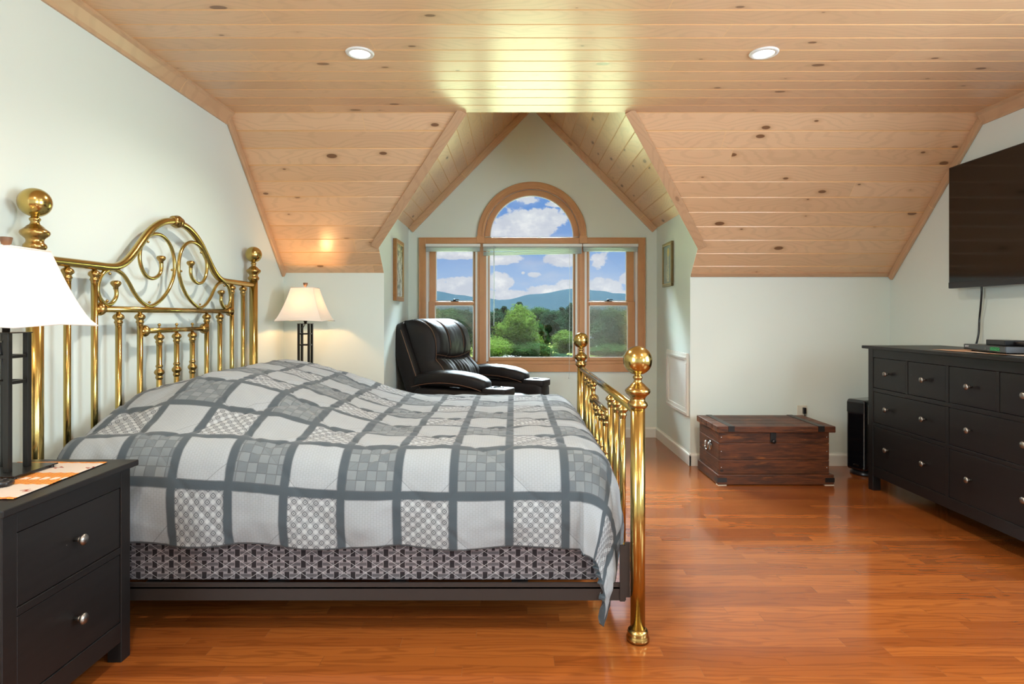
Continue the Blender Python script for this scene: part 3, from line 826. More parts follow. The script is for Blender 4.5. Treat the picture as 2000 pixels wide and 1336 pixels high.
# ------------------------------------------------------------------ black-brown chests
def knobmesh(sx):
    return MB().lathe([(.006, 0), (.0055, sx*.010), (.0075, sx*.014), (.0075, sx*.017), (.0045, sx*.020), (.0155, sx*.025), (.0170, sx*.029), (.0150, sx*.033), (.008, sx*.036), (1e-5, sx*.037)], (0, 0, 0), 20, 'x')
def chest(name, label, cat, xf, xb, y0, y1, H, rows, sx, leg=.047, over=.018, topt=.02, loc=None):
    """front faces sx; xf front plane, rows = list of (z0,z1,[(ya,yb,[knob y...])...])"""
    t = thing(name, label, cat)
    a, b = min(xf, xb), max(xf, xb)
    B(a-(over if sx < 0 else .0), b+(over if sx > 0 else .0), y0-over, y1+over, H-topt, H).build('top', M['black'], t, bevel=.003)
    for x in (xf, xb):
        for y in (y0, y1):
            xa, xc_ = (x-leg, x) if (x == b) else (x, x+leg); ya, yc = (y, y+leg) if y == y0 else (y-leg, y)
            B(xa, xc_, ya, yc, 0, H-topt).build('leg', M['black'], t, bevel=.0025)
    for y in (y0+.006, y1-.022): B(a+leg*.9, b-leg*.9, y, y+.016, rows[-1][0]-.06, H-topt).build('side_panel', M['black'], t)
    B(xb+(.004 if sx > 0 else -.012), xb+(.012 if sx > 0 else -.004), y0+leg, y1-leg, rows[-1][0]-.06, H-topt).build('back_panel', M['black'], t)
    # face frame: rails and stiles
    fx0, fx1 = (xf-.020, xf-.001) if sx > 0 else (xf+.001, xf+.020)
    def rl(nm, *q): B(fx0, fx1, *q).build(nm, M['black'], t, bevel=.0015)
    rl('rail', y0+leg, y1-leg, rows[0][1], H-topt)
    for i in range(len(rows)-1): rl('rail', y0+leg, y1-leg, rows[i+1][1], rows[i][0])
    rl('rail', y0+leg, y1-leg, rows[-1][0]-.065, rows[-1][0])
    for z0, z1, ds in rows:
        for i in range(len(ds)-1): rl('divider', ds[i][1], ds[i+1][0], z0, z1)
    for z0, z1, ds in rows:
        for ya, yb, kn in ds:
            fa, fb = (xf-.018, xf-.003) if sx > 0 else (xf+.003, xf+.018)
            gx = .0022
            d = B(fa, fb, ya+gx, yb-gx, z0+gx, z1-gx).build('drawer', M['black'], t, bevel=.002)
            for k in kn:
                q = knobmesh(sx); q.v = [(x_+xf-sx*.003, y_+k, z_+(z0+z1)/2+.004) for x_, y_, z_ in q.v]; q.build('knob', M['knob'], d)
    settle(t, ((a+b)/2, (y0+y1)/2, 0)); return t
def nightstand(y0, label):
    y1 = y0+.505; xf = -1.308; ya, yb = y0+.047, y1-.047; k = (ya+yb)/2
    return chest('nightstand', label, 'nightstand', xf, -1.655, y0, y1, .663, [(.385, .585, [(ya, yb, [k])]), (.135, .363, [(ya, yb, [k])])], 1)
nightstand(1.505, 'black two-drawer nightstand in the near left corner with an embroidered runner on top')
nightstand(4.02, 'black two-drawer nightstand behind the far side of the bed, hidden but for the lamp')
yA, yB_ = 2.519, 3.955; m_ = 3.237
def half_(f): return f
small = [(2.571, 2.890, [2.725]), (2.908, 3.226, [3.067]), (3.249, 3.562, [3.405]), (3.580, 3.902, [3.741])]
wide = [(2.571, 3.226, [2.725, 3.067]), (3.249, 3.902, [3.405, 3.741])]
chest('dresser', 'long black eight-drawer dresser with round pewter knobs against the right wall', 'dresser', 2.382, 2.885, yA, yB_, .96,
      [(.683, .884, small), (.454, .658, wide), (.166, .432, wide)], -1, leg=.052, over=.028)

# embroidered runners
def runner_mat(name, mutec=False):
    m = new(name); x, y, z = xyz(tc('Object')); 
    zig = ((x*1.0)/.034).fr()
    bb_ = y.ab()+(zig-.5).ab()*.012
    orange = (bb_ < .066).mx(bb_ > .186)
    st1 = ((y*1.+(zig)*.012)/.011).fr(); st2 = ((x-y*1.)/.017).fr()
    oc = mix(st1 > .45, (.42, .045, .014), (.60, .22, .025)); oc = mix((st2 < .25), oc, (.66, .36, .05)); oc = mix((st2 > .8)*(st1 < .5), oc, (.16, .035, .02))
    cc = None
    wb = bb_ < .015
    px_ = ((x/.030).fr()-.5).ab(); oc = mix(wb*(px_ > .16), oc, (.62, .55, .48))
    # small cross motifs in the white field
    mx_ = ((x/.105+.2).fr()-.5)*.105; my = y.ab()-.126
    r = mx_.ab()+my.ab()*1.3; mot = (r < .019)*((mx_*200.).sn()*(my*260.).sn() > -.1)
    wc = mix(mot, (.50, .44, .38), (.22, .035, .02))
    c = mix(orange, wc, oc); w = nz(vec(x*300., y*300.), 1., 2.)
    c = mix(w*.15, c, (.4, .3, .22))
    if mutec: c = mix(.45, c, (.62, .55, .45))
    out(P(c, .85, 0., .2, bump(w, .3, .001))); return m
M['runner'] = runner_mat('embroidered_cloth'); M['runner2'] = runner_mat('embroidered_cloth_pale', True)
def cloth(name, m, x0, x1, y0, y1, z, sk=0., label=''):
    mb = MB(); n = 26; vs = []
    cx, cy = (x0+x1)/2, (y0+y1)/2
    for i in range(n+1):
        for j in range(n+1):
            x = x0+(x1-x0)*i/n; y = y0+(y1-y0)*j/n
            zz = .0012+.0012*(1+noise.noise(Vector((x*22, y*18, 3))))+(.003 if (i in (0, n)) and (j % 5 == 0) else 0)*0
            vs.append((x-cx+sk*(y-cy), y-cy+.003*sin(x*40), zz))
    mb.add(vs, [(i*(n+1)+j, (i+1)*(n+1)+j, (i+1)*(n+1)+j+1, i*(n+1)+j+1) for i in range(n) for j in range(n)], True)
    o = mb.build(name, m, loc=(cx, cy, z)); md = o.modifiers.new('t', 'SOLIDIFY'); md.thickness = .0012; md.offset = 1
    return tag(o, label, 'table runner')
cloth('table_runner', M['runner'], -1.65, -1.352, 1.575, 1.975, .6635, -.06, 'orange and white embroidered runner on the near nightstand under the lamp')
cloth('table_runner', M['runner2'], 2.46, 2.80, 2.60, 3.41, .9605, -.085, 'faded red and cream runner on the dresser under the disc player')

# lamps
M['shade'] = transl('cream_lamp_shade', (.84, .79, .72), .085)
M['shadein'] = M['shade']
M['bronze'] = simple('dark_bronze_lamp', (.010, .009, .008), .3, .2)
M['wood_fin'] = simple('brown_wood_finial', (.12, .06, .03), .5)
def table_lamp(label, x, y, z0, rz, k=1., bulb=BULB, col=(1, .72, .42)):
    t = thing('table_lamp', label, 'lamp', (x, y, z0), rz, 'matching bedside lamps')
    h = .085*k
    b = B(-.098*k, .098*k, -.085*k, .085*k, .008, .013).build('base_plate', M['bronze'], t, bevel=.0015)
    mb = MB()
    for a in (-.085*k, .085*k):
        for c in (-.072*k, .072*k): mb.lathe([(.007, .0), (.008, .004), (.006, .008)], (a, c, 0.0), 12)
    mb.build('foot', M['bronze'], b)
    s = .036*k
    for a in (-s, s):
        for c in (-s, s): B(a-.008, a+.008, c-.008, c+.008, .013, .437*k).build('upright', M['bronze'], t, bevel=.001)
    for zz in (.285*k, .365*k):
        mb = MB()
        for a in (-s, s): mb.box(a-.005, a+.005, -s, s, zz-.005, zz+.005); mb.box(-s, s, a-.005, a+.005, zz-.005, zz+.005)
        mb.build('crossbar', M['bronze'], t)
    B(-s-.010, s+.010, -s-.010, s+.010, .437*k, .440*k).build('top_plate', M['bronze'], t)
    MB().lathe([(.010, .440*k), (.010, .452*k), (.0135, .454*k), (.0135, .515*k), (.010, .52*k)], n=16).build('socket', M['bronze'], t)
    # square bell shade, corners on the diagonal axes
    zb, zt, rb, rt = .458*k, .700*k, .168*k, .078*k
    mb = MB(); n = 12; prof = []
    for i in range(n+1):
        f = i/n; prof.append((rb+(rt-rb)*(f**.72), zb+(zt-zb)*f))
    cut = .16
    def ring(r, z):
        c = r*cut; return [(r, -r+c, z), (r, r-c, z), (r-c, r, z), (-r+c, r, z), (-r, r-c, z), (-r, -r+c, z), (-r+c, -r, z), (r-c, -r, z)]
    def ring4(r, z, sag): return [(r, -r, z), (r, 0, z+sag), (r, r, z), (0, r, z+sag), (-r, r, z), (-r, 0, z+sag), (-r, -r, z), (0, -r, z+sag)]
    vs = []
    for i, (r, z) in enumerate(prof): vs += ring4(r, z, .008*(1-i/n)**3)
    mb.add(vs, [(i*8+j, i*8+(j+1) % 8, (i+1)*8+(j+1) % 8, (i+1)*8+j) for i in range(n) for j in range(8)], False)
    sh = mb.build('lamp_shade', M['shade'], t)
    for r, z, sg in ((rb, zb, .008), (rt, zt, 0.)):
        rr = ring4(r, z, sg); MB().tube(rr+rr[:1], .0028, 6).build('shade_binding', M['shade'], sh)
    for sx in (-1, 1):
        for sy in (-1, 1): MB().tube([(sx*r, sy*r, z) for r, z in prof], .0016, 5).build('shade_seam', M['shade'], sh)
    mb = MB().tube([(0, 0, .52*k), (0, 0, .712*k)], .002, 6).tube([(-rt, 0, zt-.006), (rt, 0, zt-.006)], .0015, 5).tube([(0, -rt, zt-.006), (0, rt, zt-.006)], .0015, 5)
    mb.build('harp', M['bronze'], t)
    MB().lathe([(.007, .700*k), (.007, .712*k), (.013, .716*k), (.017, .735*k), (.016, .737*k), (1e-5, .738*k)], n=14).build('finial', M['wood_fin'], t)
    MB().lathe([(.012, .515*k), (.024, .54*k), (.030, .565*k), (.022, .59*k), (1e-5, .60*k)], n=16).build('bulb', M['bulb'], t)
    l = lamp('POINT', 'bulb_light', (0, 0, .575*k), bulb, col, shadow_soft_size=.032); l.parent = t
    mb = MB().tube(smooth([(-.0, 0, .44*k), (-.02, .01, .41*k), (-.035, .02, .40*k), (-.036, .03, .3*k), (-.036, .04, .05), (-.06, .06, .014), (-.09, .1, .012)], 5), .0025, 6)
    mb.build('cord', M['plastic'], t)
    return t
M['bulb'] = emit('bulb_glow', (1, .75, .5), 12.)
table_lamp('lit table lamp with cream shade on the near nightstand at the left edge', -1.584, 1.838, .6655, radians(0), 1., BULB*1.25, (1, .72, .42))
table_lamp('lit table lamp with cream shade beyond the bed by the far corner', -1.52, 4.30, .663, radians(2), 1., BULB*7.5, (1, .52, .20))
# remote controls
def remote(label, x, y, z, rz, L=.17, W=.045):
    t = thing('remote_control', label, 'remote control', (x, y, z), rz)
    MB().puff((0, 0, .010), (L/2, W/2, .009), 6, 10).build('body', M['plastic'], t)
    mb = MB()
    for i in range(9):
        for j in range(3): mb.lathe([(.0045, .018), (.004, .0205), (1e-5, .021)], (-L/2+.02+i*.0155, (j-1)*.0125, 0), 8)
    mb.build('buttons', M['steel'], t)
remote('black remote control at the left edge of the nightstand top', -1.53, 1.685, .6655, radians(8), .17)
# ------------------------------------------------------------------ recliner
def leather_mat():
    m = new('dark_brown_leather'); o = tc('Object'); a = nz(o, 5., 4.); d, _ = vor(o, 130.); w = nz(o, 26., 5., .6, .6)
    c = mix(a, (.008, .0066, .0064), (.017, .0135, .0125))
    out(P(c, a*.15+.46, 0., .26, bump(d*.35+w*.8, .28, .003), 0., .3)); return m
M['leather'] = leather_mat(); M['stitch'] = simple('tan_stitching', (.20, .10, .055), .7)
def recliner(x, y, rz):
    t = thing('recliner', 'dark brown leather power recliner angled in front of the window', 'armchair', (x, y, 0), rz)
    # local frame: +x forward, +y far side; arm fronts at x = 0
    A = .345
    def rb(c, h, e=7., n=14, fn=None): return MB().puff(c, h, e, n, None, fn)
    rb((-.42, 0, .20), (.40, A+.08, .14), 10).build('base', M['leather'], t)
    rb((-.38, 0, .40), (.34, A-.07, .10), 5).build('seat', M['leather'], t)
    rb((-.045, 0, .25), (.055, A-.06, .17), 5).build('footrest', M['leather'], t)
    for s in (-1, 1):
        yc = s*(A+.02)
        pan = rb((-.40, yc, .31), (.42, .105, .26), 12).build('arm', M['leather'], t)
        def armfn(p):
            u = (p.x+.36)/.72
            p.z += -.030*(u-.45)**2*4+.012*sin(u*3); p.y *= (.90+.10*sin(pi*min(1, max(0, u))))
            if p.z > 0: p.z += noise.noise(Vector((p.x*18, p.y*12, s)))*.004
            return p
        ap = rb((-.50, yc, .640), (.345, .108, .062), 3.6, 22, armfn).build('arm_pad', M['leather'], pan)
        co = rb((-.075, yc, .567), (.105, .098, .032), 8, 14).build('console', M['leather'], pan)
        mb = MB().lathe([(.043, .598), (.046, .603), (.050, .602), (.050, .597)], (-.085, yc, 0), 28); mb.lathe([(1e-5, .600), (.043, .600)], (-.085, yc, 0), 28)
        if s < 0: mb.build('cup_holder', M['chromed'], pan)
        else: B(-.10, -.05, yc-.025, yc+.025, .596, .608).build('control_switch', M['plastic'], pan, bevel=.003)
        sp = [(-.50+.345*sin(q)*.97, yc-s*0-.107*1, .628-.02*abs(sin(q))) for q in [(-pi/2+pi*i/20) for i in range(21)]]
        MB().tube([(a, yc-.108, .622-.05*((a+.5)/.34)**2) for a in [-.83+.66*i/20 for i in range(21)]], .0022, 5).build('stitching', M['stitch'], pan)
    # back: tilted rearwards
    tilt = radians(-22)
    MT = Matrix.Translation((-.78, 0, .36)) @ Matrix.Rotation(tilt, 4, 'Y')
    def shellfn(p):
        if p.z > 0: p.y *= 1-.06*(p.z/.39)**3
        return p
    sh = MB().puff((-.012, 0, .385), (.088, A+.055, .415), 9, 22, MT, shellfn).build('back_shell', M['leather'], t)
    for s in (-1, 1):
        MB().tube([MT @ Vector((.060, s*(A+.052), z)) for z in [.03+.68*i/12 for i in range(13)]], .0022, 5).build('stitching', M['stitch'], sh)
    # cushion with seams; grid over (w across, h up), thickness profile
    nw, nh = 64, 84; W = A-.005; H0, H1 = -.02, .785
    vsf = []; vsb = []
    def front(w, h):
        e = (max(0, 1-abs(w)**7)**.5)*(max(0, 1-abs(2*h-1)**5)**.5)
        prof = .170+.070*sin(pi*min(1, max(0, (h-.50)/.52)))**.8*(h > .50)+.050*sin(pi*min(1, max(0, (h-.12)/.36)))*(h < .50)
        seam_h = .505-.045*cos(w*pi*.62)+.02; low = .15-.03*cos(w*pi*.6)
        g = 0
        g += -.042*math.exp(-((h-seam_h)/.016)**2)*(abs(w) < .80)
        g += -.034*math.exp(-((h-low)/.016)**2)*(abs(w) < .82)
        for sw in (-.78,): pass
        if h > seam_h:
            for sw in (-.36, .36): g += -.020*math.exp(-((w-sw-(h-.75)*-.05*(1 if sw > 0 else -1))/.022)**2)*min(1, (h-seam_h)/.03)*(h < .97)
        g += -.024*math.exp(-((abs(w)-.80)/.020)**2)
        if low < h < seam_h and abs(w) < .8:
            f = (h-low)/(seam_h-low); gather = sin(pi*f)**.5
            g += .010*(noise.noise(Vector((w*13, h*1.5, 3))))*(1+gather)-.014*abs(noise.noise(Vector((w*7+2.5, h*.8, 9))))*(1.2-gather)*2
        g += .006*noise.noise(Vector((w*3.5, h*6, 1)))+.003*noise.noise(Vector((w*9, h*16, 4)))
        return .085+(prof+g)*e
    for i in range(nw+1):
        for j in range(nh+1):
            w = -1+2*i/nw; h = j/nh; z = H0+(H1-H0)*h
            sidepinch = 1-.05*(abs(2*h-1)**4)
            vsf.append(MT @ Vector((front(w, h), w*W*sidepinch, z))); vsb.append(MT @ Vector((.070, w*W*sidepinch, z)))
    def idx(i, j): return i*(nh+1)+j
    n0 = len(vsf); fs = [(idx(i, j), idx(i+1, j), idx(i+1, j+1), idx(i, j+1)) for i in range(nw) for j in range(nh)]
    fs += [(n0+idx(i, j), n0+idx(i, j+1), n0+idx(i+1, j+1), n0+idx(i+1, j)) for i in range(nw) for j in range(nh)]
    for i in range(nw):
        for j in (0, nh): fs.append((idx(i, j), idx(i+1, j), n0+idx(i+1, j), n0+idx(i, j)))
    for j in range(nh):
        for i in (0, nw): fs.append((idx(i, j), idx(i, j+1), n0+idx(i, j+1), n0+idx(i, j)))
    cu = MB().add(vsf+vsb, fs, True).build('back_cushion', M['leather'], t)
    def seam(pts, s_=1): MB().tube([MT @ Vector((front(w, h)+.002, w*W*(1-.05*(abs(2*h-1)**4)), H0+(H1-H0)*h)) for w, h in pts], .0021, 5).build('stitching', M['stitch'], cu)
    seam([(-.78+1.56*i/40, .505-.045*cos((-.78+1.56*i/40)*pi*.62)+.034) for i in range(41)])
    seam([(-.80+1.6*i/40, .15-.03*cos((-.80+1.6*i/40)*pi*.6)+.014) for i in range(41)])
    for s in (-1, 1): seam([(s*.815, .04+.90*i/30) for i in range(31)])
    seam([(-.33, .57+.36*i/12) for i in range(13)]); seam([(.33, .57+.36*i/12) for i in range(13)])
    return t
M['chromed'] = simple('cup_holder_metal', (.20, .20, .21), .2, 1.)
RC = (.11, 4.90, radians(-26))
recliner(*RC)

# ------------------------------------------------------------------ pictures
def picture(label, xw, sx, y0, y1, z0, z1, dep, fw, mf, mi, depf=.012):
    t = thing('framed_picture', label, 'picture'); xf = xw+sx*dep
    a = lambda p, q: (min(p, q), max(p, q))
    mb = MB()
    for (ya, yb, za, zb) in ((y0, y1, z1-fw, z1), (y0, y1, z0, z0+fw), (y0, y0+fw, z0+fw, z1-fw), (y1-fw, y1, z0+fw, z1-fw)):
        mb.box(*a(xw, xf), ya, yb, za, zb)
    mb.build('frame', mf, t, bevel=.003)
    mb = MB(); g = fw-.004; x0, x1 = a(xf-sx*.006, xf-sx*.001)
    for (ya, yb, za, zb) in ((y0+g, y1-g, z1-fw-.004, z1-g), (y0+g, y1-g, z0+g, z0+fw+.004), (y0+g, y0+fw+.004, z0+g, z1-g), (y1-fw-.004, y1-g, z0+g, z1-g)): mb.box(x0, x1, ya, yb, za, zb)
    mb.build('inner_lip', M['gilt'], t)
    B(*a(xw+sx*.004, xf-sx*.009), y0+fw-.002, y1-fw+.002, z0+fw-.002, z1-fw+.002).build('print', mi, t)
    return settle(t, (xw, (y0+y1)/2, z0))
M['gilt'] = simple('gilt_lip', (.46, .33, .13), .35, .6)
M['frame1'] = simple('brown_gold_frame', (.30, .135, .04), .35, .2, var=.3, scale=30)
M['frame2'] = simple('olive_gold_frame', (.17, .12, .045), .4, .5, var=.25, scale=40)
def print1():
    m = new('woodland_sketch'); x, y, z = xyz(tc('Object')); a = nz(vec(x, y*26., z*18.), 1., 6., .7); b = nz(vec(x, y*9., z*5.+3.), 1., 4.)
    c = mix(sstep(z, 1.55, 1.75), (.62, .66, .64), (.62, .60, .38)); c = mix(sstep(a, .48, .56), c, (.06, .07, .055)); c = mix(sstep(b, .6, .7)*.6, c, (.10, .22, .20))
    out(P(c, .35)); return m
def print2():
    m = new('figure_plaque'); x, y, z = xyz(tc('Object')); yy = (y-5.17); zz = z-1.61
    n = nz(vec(y*40., z*40.), 1., 5., .6)
    bg = mix(n, (.10, .14, .15), (.26, .30, .29))
    w = n*.05-.025
    halo = ((yy+.01)*(yy+.01)*1.3+(zz-.105)*(zz-.105)+w*.01) < .0016
    bodyf = ((yy+.005).ab()+w*.35) < ((zz*-.10)+.022); bodyf = bodyf*(zz < .075)*(zz > -.15)
    side = ((yy-.055).ab()+w*.3 < .010)*(zz < -.0)*(zz > -.12)
    c = mix(halo, bg, (.55, .42, .13)); c = mix(bodyf*sstep(n, .3, .6), c, (.60, .55, .38)); c = mix(side*.8, c, (.50, .47, .36))
    out(P(c, .4)); return m
picture('narrow brown-framed woodland sketch on the dormer cheek left of the window', XA, 1, 4.905, 5.235, 1.287, 1.807, .032, .034, M['frame1'], print1())
picture('small olive-framed plaque of a haloed figure on the dormer cheek right of the window', XB, -1, 5.035, 5.335, 1.418, 1.803, .024, .022, M['frame2'], print2())

# ------------------------------------------------------------------ television
tv = thing('television', 'large flat black television hung on the right wall above the dresser', 'television')
TX, TY0, TY1, TZ0, TZ1 = 2.805, 2.40, 3.795, 1.334, 2.112
B(TX, TX+.030, TY0, TY1, TZ0, TZ1).build('housing', M['plastic'], tv, bevel=.003)
B(TX+.030, TX+.060, TY0+.3, TY1-.3, TZ0+.08, TZ0+.5).build('rear_cover', M['plastic'], tv, bevel=.01)
B(TX-.0025, TX-.0005, TY0+.008, TY1-.008, TZ0+.040, TZ1-.008).build('screen', simple('glossy_screen', (.0018, .0016, .0016), .10, 0, .55), tv)
B(TX-.003, TX, TY0+.002, TY1-.002, TZ0+.002, TZ0+.038).build('lower_bezel', simple('charcoal_bezel', (.012, .013, .016), .22), tv)
B(TX+.060, XR-.004, 2.90, 3.25, 1.50, 1.80).build('wall_bracket', M['steel'], tv)
settle(tv, (TX, 3.1, TZ0))
o = MB().tube(smooth([(2.86, 3.60, 1.36), (2.862, 3.600, 1.30), (2.872, 3.62, 1.22), (2.88, 3.64, 1.14), (2.872, 3.635, 1.06), (2.865, 3.64, 1.0), (2.86, 3.65, .967)], 6), .0055, 8).build('power_cord', M['plastic'])
tag(o, 'black cord hanging down the wall from the television to the dresser', 'cord')

# disc player, set-top box, remote on the dresser
def dp():
    cx, cy = (2.52+2.46)/2, (3.29+2.943)/2; ang = atan2(3.29-2.943, 2.52-2.46)-pi/2
    t = thing('disc_player', 'slim black disc player with a green display on the dresser', 'disc player', (cx, cy, .965), ang)
    # local: -x is the front, y along front
    B(0, .20, -.176, .176, .006, .038).build('body', M['plastic'], t, bevel=.0015)
    B(-.004, 0, -.176, .176, .008, .037).build('front_panel', M['gloss'], t, bevel=.001)
    mb = MB()
    for a in (.03, .17):
        for b in (-.15, .15): mb.lathe([(.009, 0), (.009, .007)], (a, b, 0), 12)
    mb.build('foot', M['plastic'], t)
    B(-.0052, -.004, -.135, -.060, .013, .032).build('display', M['disp'], t)
    mb = MB().box(-.0052, -.004, -.022, -.018, .016, .026); mb.box(-.0052, -.004, -.052, -.040, .013, .016); mb.build('button', M['knob'], t)
    cu = bpy.data.curves.new('logo', 'FONT'); cu.body = 'SONY'; cu.size = .013; cu.extrude = .0003; cu.align_x = 'CENTER'
    tmp = bpy.data.objects.new('tmp', cu); C.objects.link(tmp); bpy.context.view_layer.update()
    me = bpy.data.meshes.new_from_object(tmp.evaluated_get(bpy.context.evaluated_depsgraph_get())); bpy.data.objects.remove(tmp)
    me.materials.clear(); me.materials.append(M['logo']); lo = bpy.data.objects.new('brand_lettering', me); C.objects.link(lo); lo.parent = t
    lo.location = (-.0045, .145, .022); lo.rotation_euler = (pi/2, 0, -pi/2)
    return t
def disp_mat():
    m = new('green_display'); x, y, z = xyz(tc('Object')); n = nz(vec(y*300., z*200.), 1., 3.); s = sstep(n, .42, .58)
    e = E.nt.nodes.new('ShaderNodeEmission'); E.put(e.inputs[0], mix(s, (.02, .06, .03), (.10, .42, .14))); e.inputs[1].default_value = .8; out(E(e.outputs[0])); return m
M['disp'] = disp_mat(); M['logo'] = simple('silver_lettering', (.7, .7, .7), .3)
dp()
o = MB().box(-.055, .055, -.075, .075, 0, .027).build('set_top_box', M['plastic'], bevel=.003, loc=(2.60, 3.105, 1.0035)); o.rotation_euler = (0, 0, radians(-8))
tag(o, 'small black box stacked on the disc player', 'set-top box')
remote('black remote control lying on the disc player beside the small box', 2.585, 2.955, 1.0035, radians(82), .15, .04)

# ------------------------------------------------------------------ wooden trunk
def trunk_mat():
    m = new('rustic_trunk_planks'); x, y, z = xyz(tc('Object')); o = tc('Object')
    wp = nz(vec(x*3., y*3., z*9.), 1., 3.); g = nz(vec(x*7., y*7., z*70.), 1., 5., .65, .4); b = nz(vec(x*2.5, y*3., z*14.+9.), 1., 4., .6)
    kd, kc = vor(vec(x*1.3+y, y*1., z*2.2), 4.2); kn = (1-sstep(kd, .06, .12))*(xyz(kc)[0] > .55)
    c = mix(sstep(g*.6+b*.4, .36, .62), (.150, .046, .015), (.042, .016, .008)); c = mix(sstep(b, .58, .72)*.7, c, (.34, .115, .030)); c = mix(sstep(b, .48, .34)*.6, c, (.045, .018, .009))
    c = mix(kn, c, (.018, .008, .005)); ch, cc = vor(o, 19.); c = mix((ch < .035)*(nz(o, 5., 2.) > .52), c, (.60, .36, .20))
    out(P(c, .46, 0., .35, bump(g, .3, .003))); return m
M['trunk'] = trunk_mat()
tk = thing('wooden_trunk', 'dark rustic plank trunk with iron straps against the right knee wall', 'trunk')
def slatbox(mb, x0, x1, y0, y1, zs, g=.0025):
    for i in range(len(zs)-1): mb.box(x0, x1, y0, y1, zs[i]+g*.5, zs[i+1]-g*.5)
    mb.box(x0+.004, x1-.004, y0+.004, y1-.004, zs[0], zs[-1])
    return mb
slatbox(MB(), 1.409, 2.166, 4.040, 4.46, [.071, .169, .285, .362]).build('body', M['trunk'], tk, bevel=.003)
mb = MB().box(1.395, 2.19, 4.022, 4.040, .004, .073); mb.box(1.395, 1.409, 4.040, 4.465, .004, .073); mb.box(2.166, 2.19, 4.040, 4.465, .004, .073); mb.box(1.41, 2.16, 4.04, 4.45, .01, .07)
mb.build('plinth', M['trunk'], tk, bevel=.004)
mb = MB()
for i in range(4): mb.box(1.390, 2.195, 4.010+i*.116, 4.010+(i+1)*.116-.002, .3625, .405)
mb.box(1.393, 2.192, 4.013, 4.47, .3635, .402)
lid = mb.build('lid', M['trunk'], tk, bevel=.004)
for xx in (1.463, 2.075):
    mb = MB().box(xx, xx+.042, 4.007, 4.476, .4052, .4075); mb.box(xx, xx+.042, 4.0065, 4.0095, .3700, .4075); mb.build('strap', M['iron'], lid)
mb = MB()
for xx, s in ((1.3945, 1), (2.1905, -1)):
    mb.box(min(xx, xx+s*.062), max(xx, xx+s*.062), 4.0195, 4.0215, .022, .052)
    mb.box(xx-.0015 if s > 0 else xx-.0005, xx+.0005 if s > 0 else xx+.0015, 4.020, 4.085, .022, .052)
mb.build('corner_bracket', M['iron'], tk)
mb = MB().box(1.760, 1.800, 4.034, 4.039, .292, .360); mb.lathe([(.013, 4.020), (.013, 4.036)], (1.780, 0, .298), 14, 'y')
mb.v = [v if len(v) == 3 else v for v in mb.v]
mb.build('hasp', M['iron'], tk)
hn = MB().lathe([(.034, -.0), (.034, .004)], (1.4045, 4.215, .235), 20, 'x'); hn.v = [(v[0], v[1], v[2]) for v in hn.v]
hn.build('handle_plate', M['chrome'], tk)
MB().tube([(1.404, 4.18, .262), (1.385, 4.18, .255), (1.380, 4.185, .215), (1.382, 4.215, .200), (1.380, 4.245, .215), (1.385, 4.25, .255), (1.404, 4.25, .262)], .006, 8).build('handle', M['chrome'], tk)
mb = MB()
for xx in (1.425, 2.150):
    for zz in (.325, .228, .118): mb.lathe([(.0045, -.0015), (.003, -.003)], (xx, 4.040, zz), 8, 'y')
mb.build('nail_head', M['chrome'], tk)
mb = MB(); 
for a, b in ((1.395, 1.455), (2.125, 2.19)): mb.box(a, b, 4.020, 4.06, 0, .004)
mb.build('felt_pad', M['ivory'], tk)
settle(tk, (1.79, 4.25, 0))

# black purifier
pu = thing('air_purifier', 'glossy black upright air purifier between the trunk and the dresser', 'air purifier', (2.487, 4.286, 0), radians(-67.6))
B(-.075, .075, 0, .26, .035, .550).build('body', M['gloss'], pu, bevel=.020, seg=4)
MB().lathe([(.095, 0.0), (.097, .012), (.085, .03), (.075, .04)], (0, .10, 0), 28).build('base', M['plastic'], pu)
B(-.066, .066, -.0015, .0015, .455, .530).build('control_panel', M['plastic'], pu, bevel=.001)
B(-.012, .030, -.0025, .0015, .070, .082).build('badge', M['chrome'], pu, bevel=.002)
B(.0735, .0765, .03, .038, .38, .52).build('side_strip', M['chrome'], pu)
# outlet and plug
oc = thing('wall_outlet', 'ivory wall outlet with a black plug above the trunk', 'outlet', (0, 0, 0))
ox = (1566-CX)*YK/F
B(ox-.038, ox+.038, YK-.006, YK, .386, .466).build('cover_plate', M['ivory'], oc, bevel=.002)
B(ox-.018, ox+.018, YK-.009, YK-.006, .392, .460).build('socket_face', M['ivory'], oc, bevel=.001)
p_ = B(ox+.0, ox+.020, YK-.034, YK-.009, .405, .452).build('plug', M['plastic'], oc, bevel=.003)
MB().tube(smooth([(ox+.010, YK-.028, .41), (ox+.012, YK-.03, .36), (ox+.02, YK-.026, .2), (ox+.05, YK-.03, .05), (ox+.12, YK-.03, .006)], 5), .003, 6).build('cord', M['plastic'], oc)
settle(oc, (ox, YK, .386))

# ------------------------------------------------------------------ outdoors
GZ = -5.0
def leafmat(name, c1, c2):
    m = new(name); o = tc('Object'); a = nz(o, .9, 4.); b = nz(o, 7., 3.)
    d = E.nt.nodes.new('ShaderNodeBsdfDiffuse'); t = E.nt.nodes.new('ShaderNodeBsdfTranslucent'); c = mix(a*.6+b*.4, c1, c2)
    E.put(d.inputs[0], c); E.put(t.inputs[0], c); x = E.nt.nodes.new('ShaderNodeMixShader'); x.inputs[0].default_value = .3
    E.nt.links.new(d.outputs[0], x.inputs[1]); E.nt.links.new(t.outputs[0], x.inputs[2]); out(E(x.outputs[0])); return m
M['leafA'] = leafmat('bright_leaves', (.0095, .0205, .0034), (.026, .040, .0068))
M['leafB'] = leafmat('mid_leaves', (.0032, .0095, .0028), (.0095, .0195, .0055))
M['leafC'] = leafmat('dark_conifer', (.0019, .0058, .0028), (.0052, .0118, .0062))
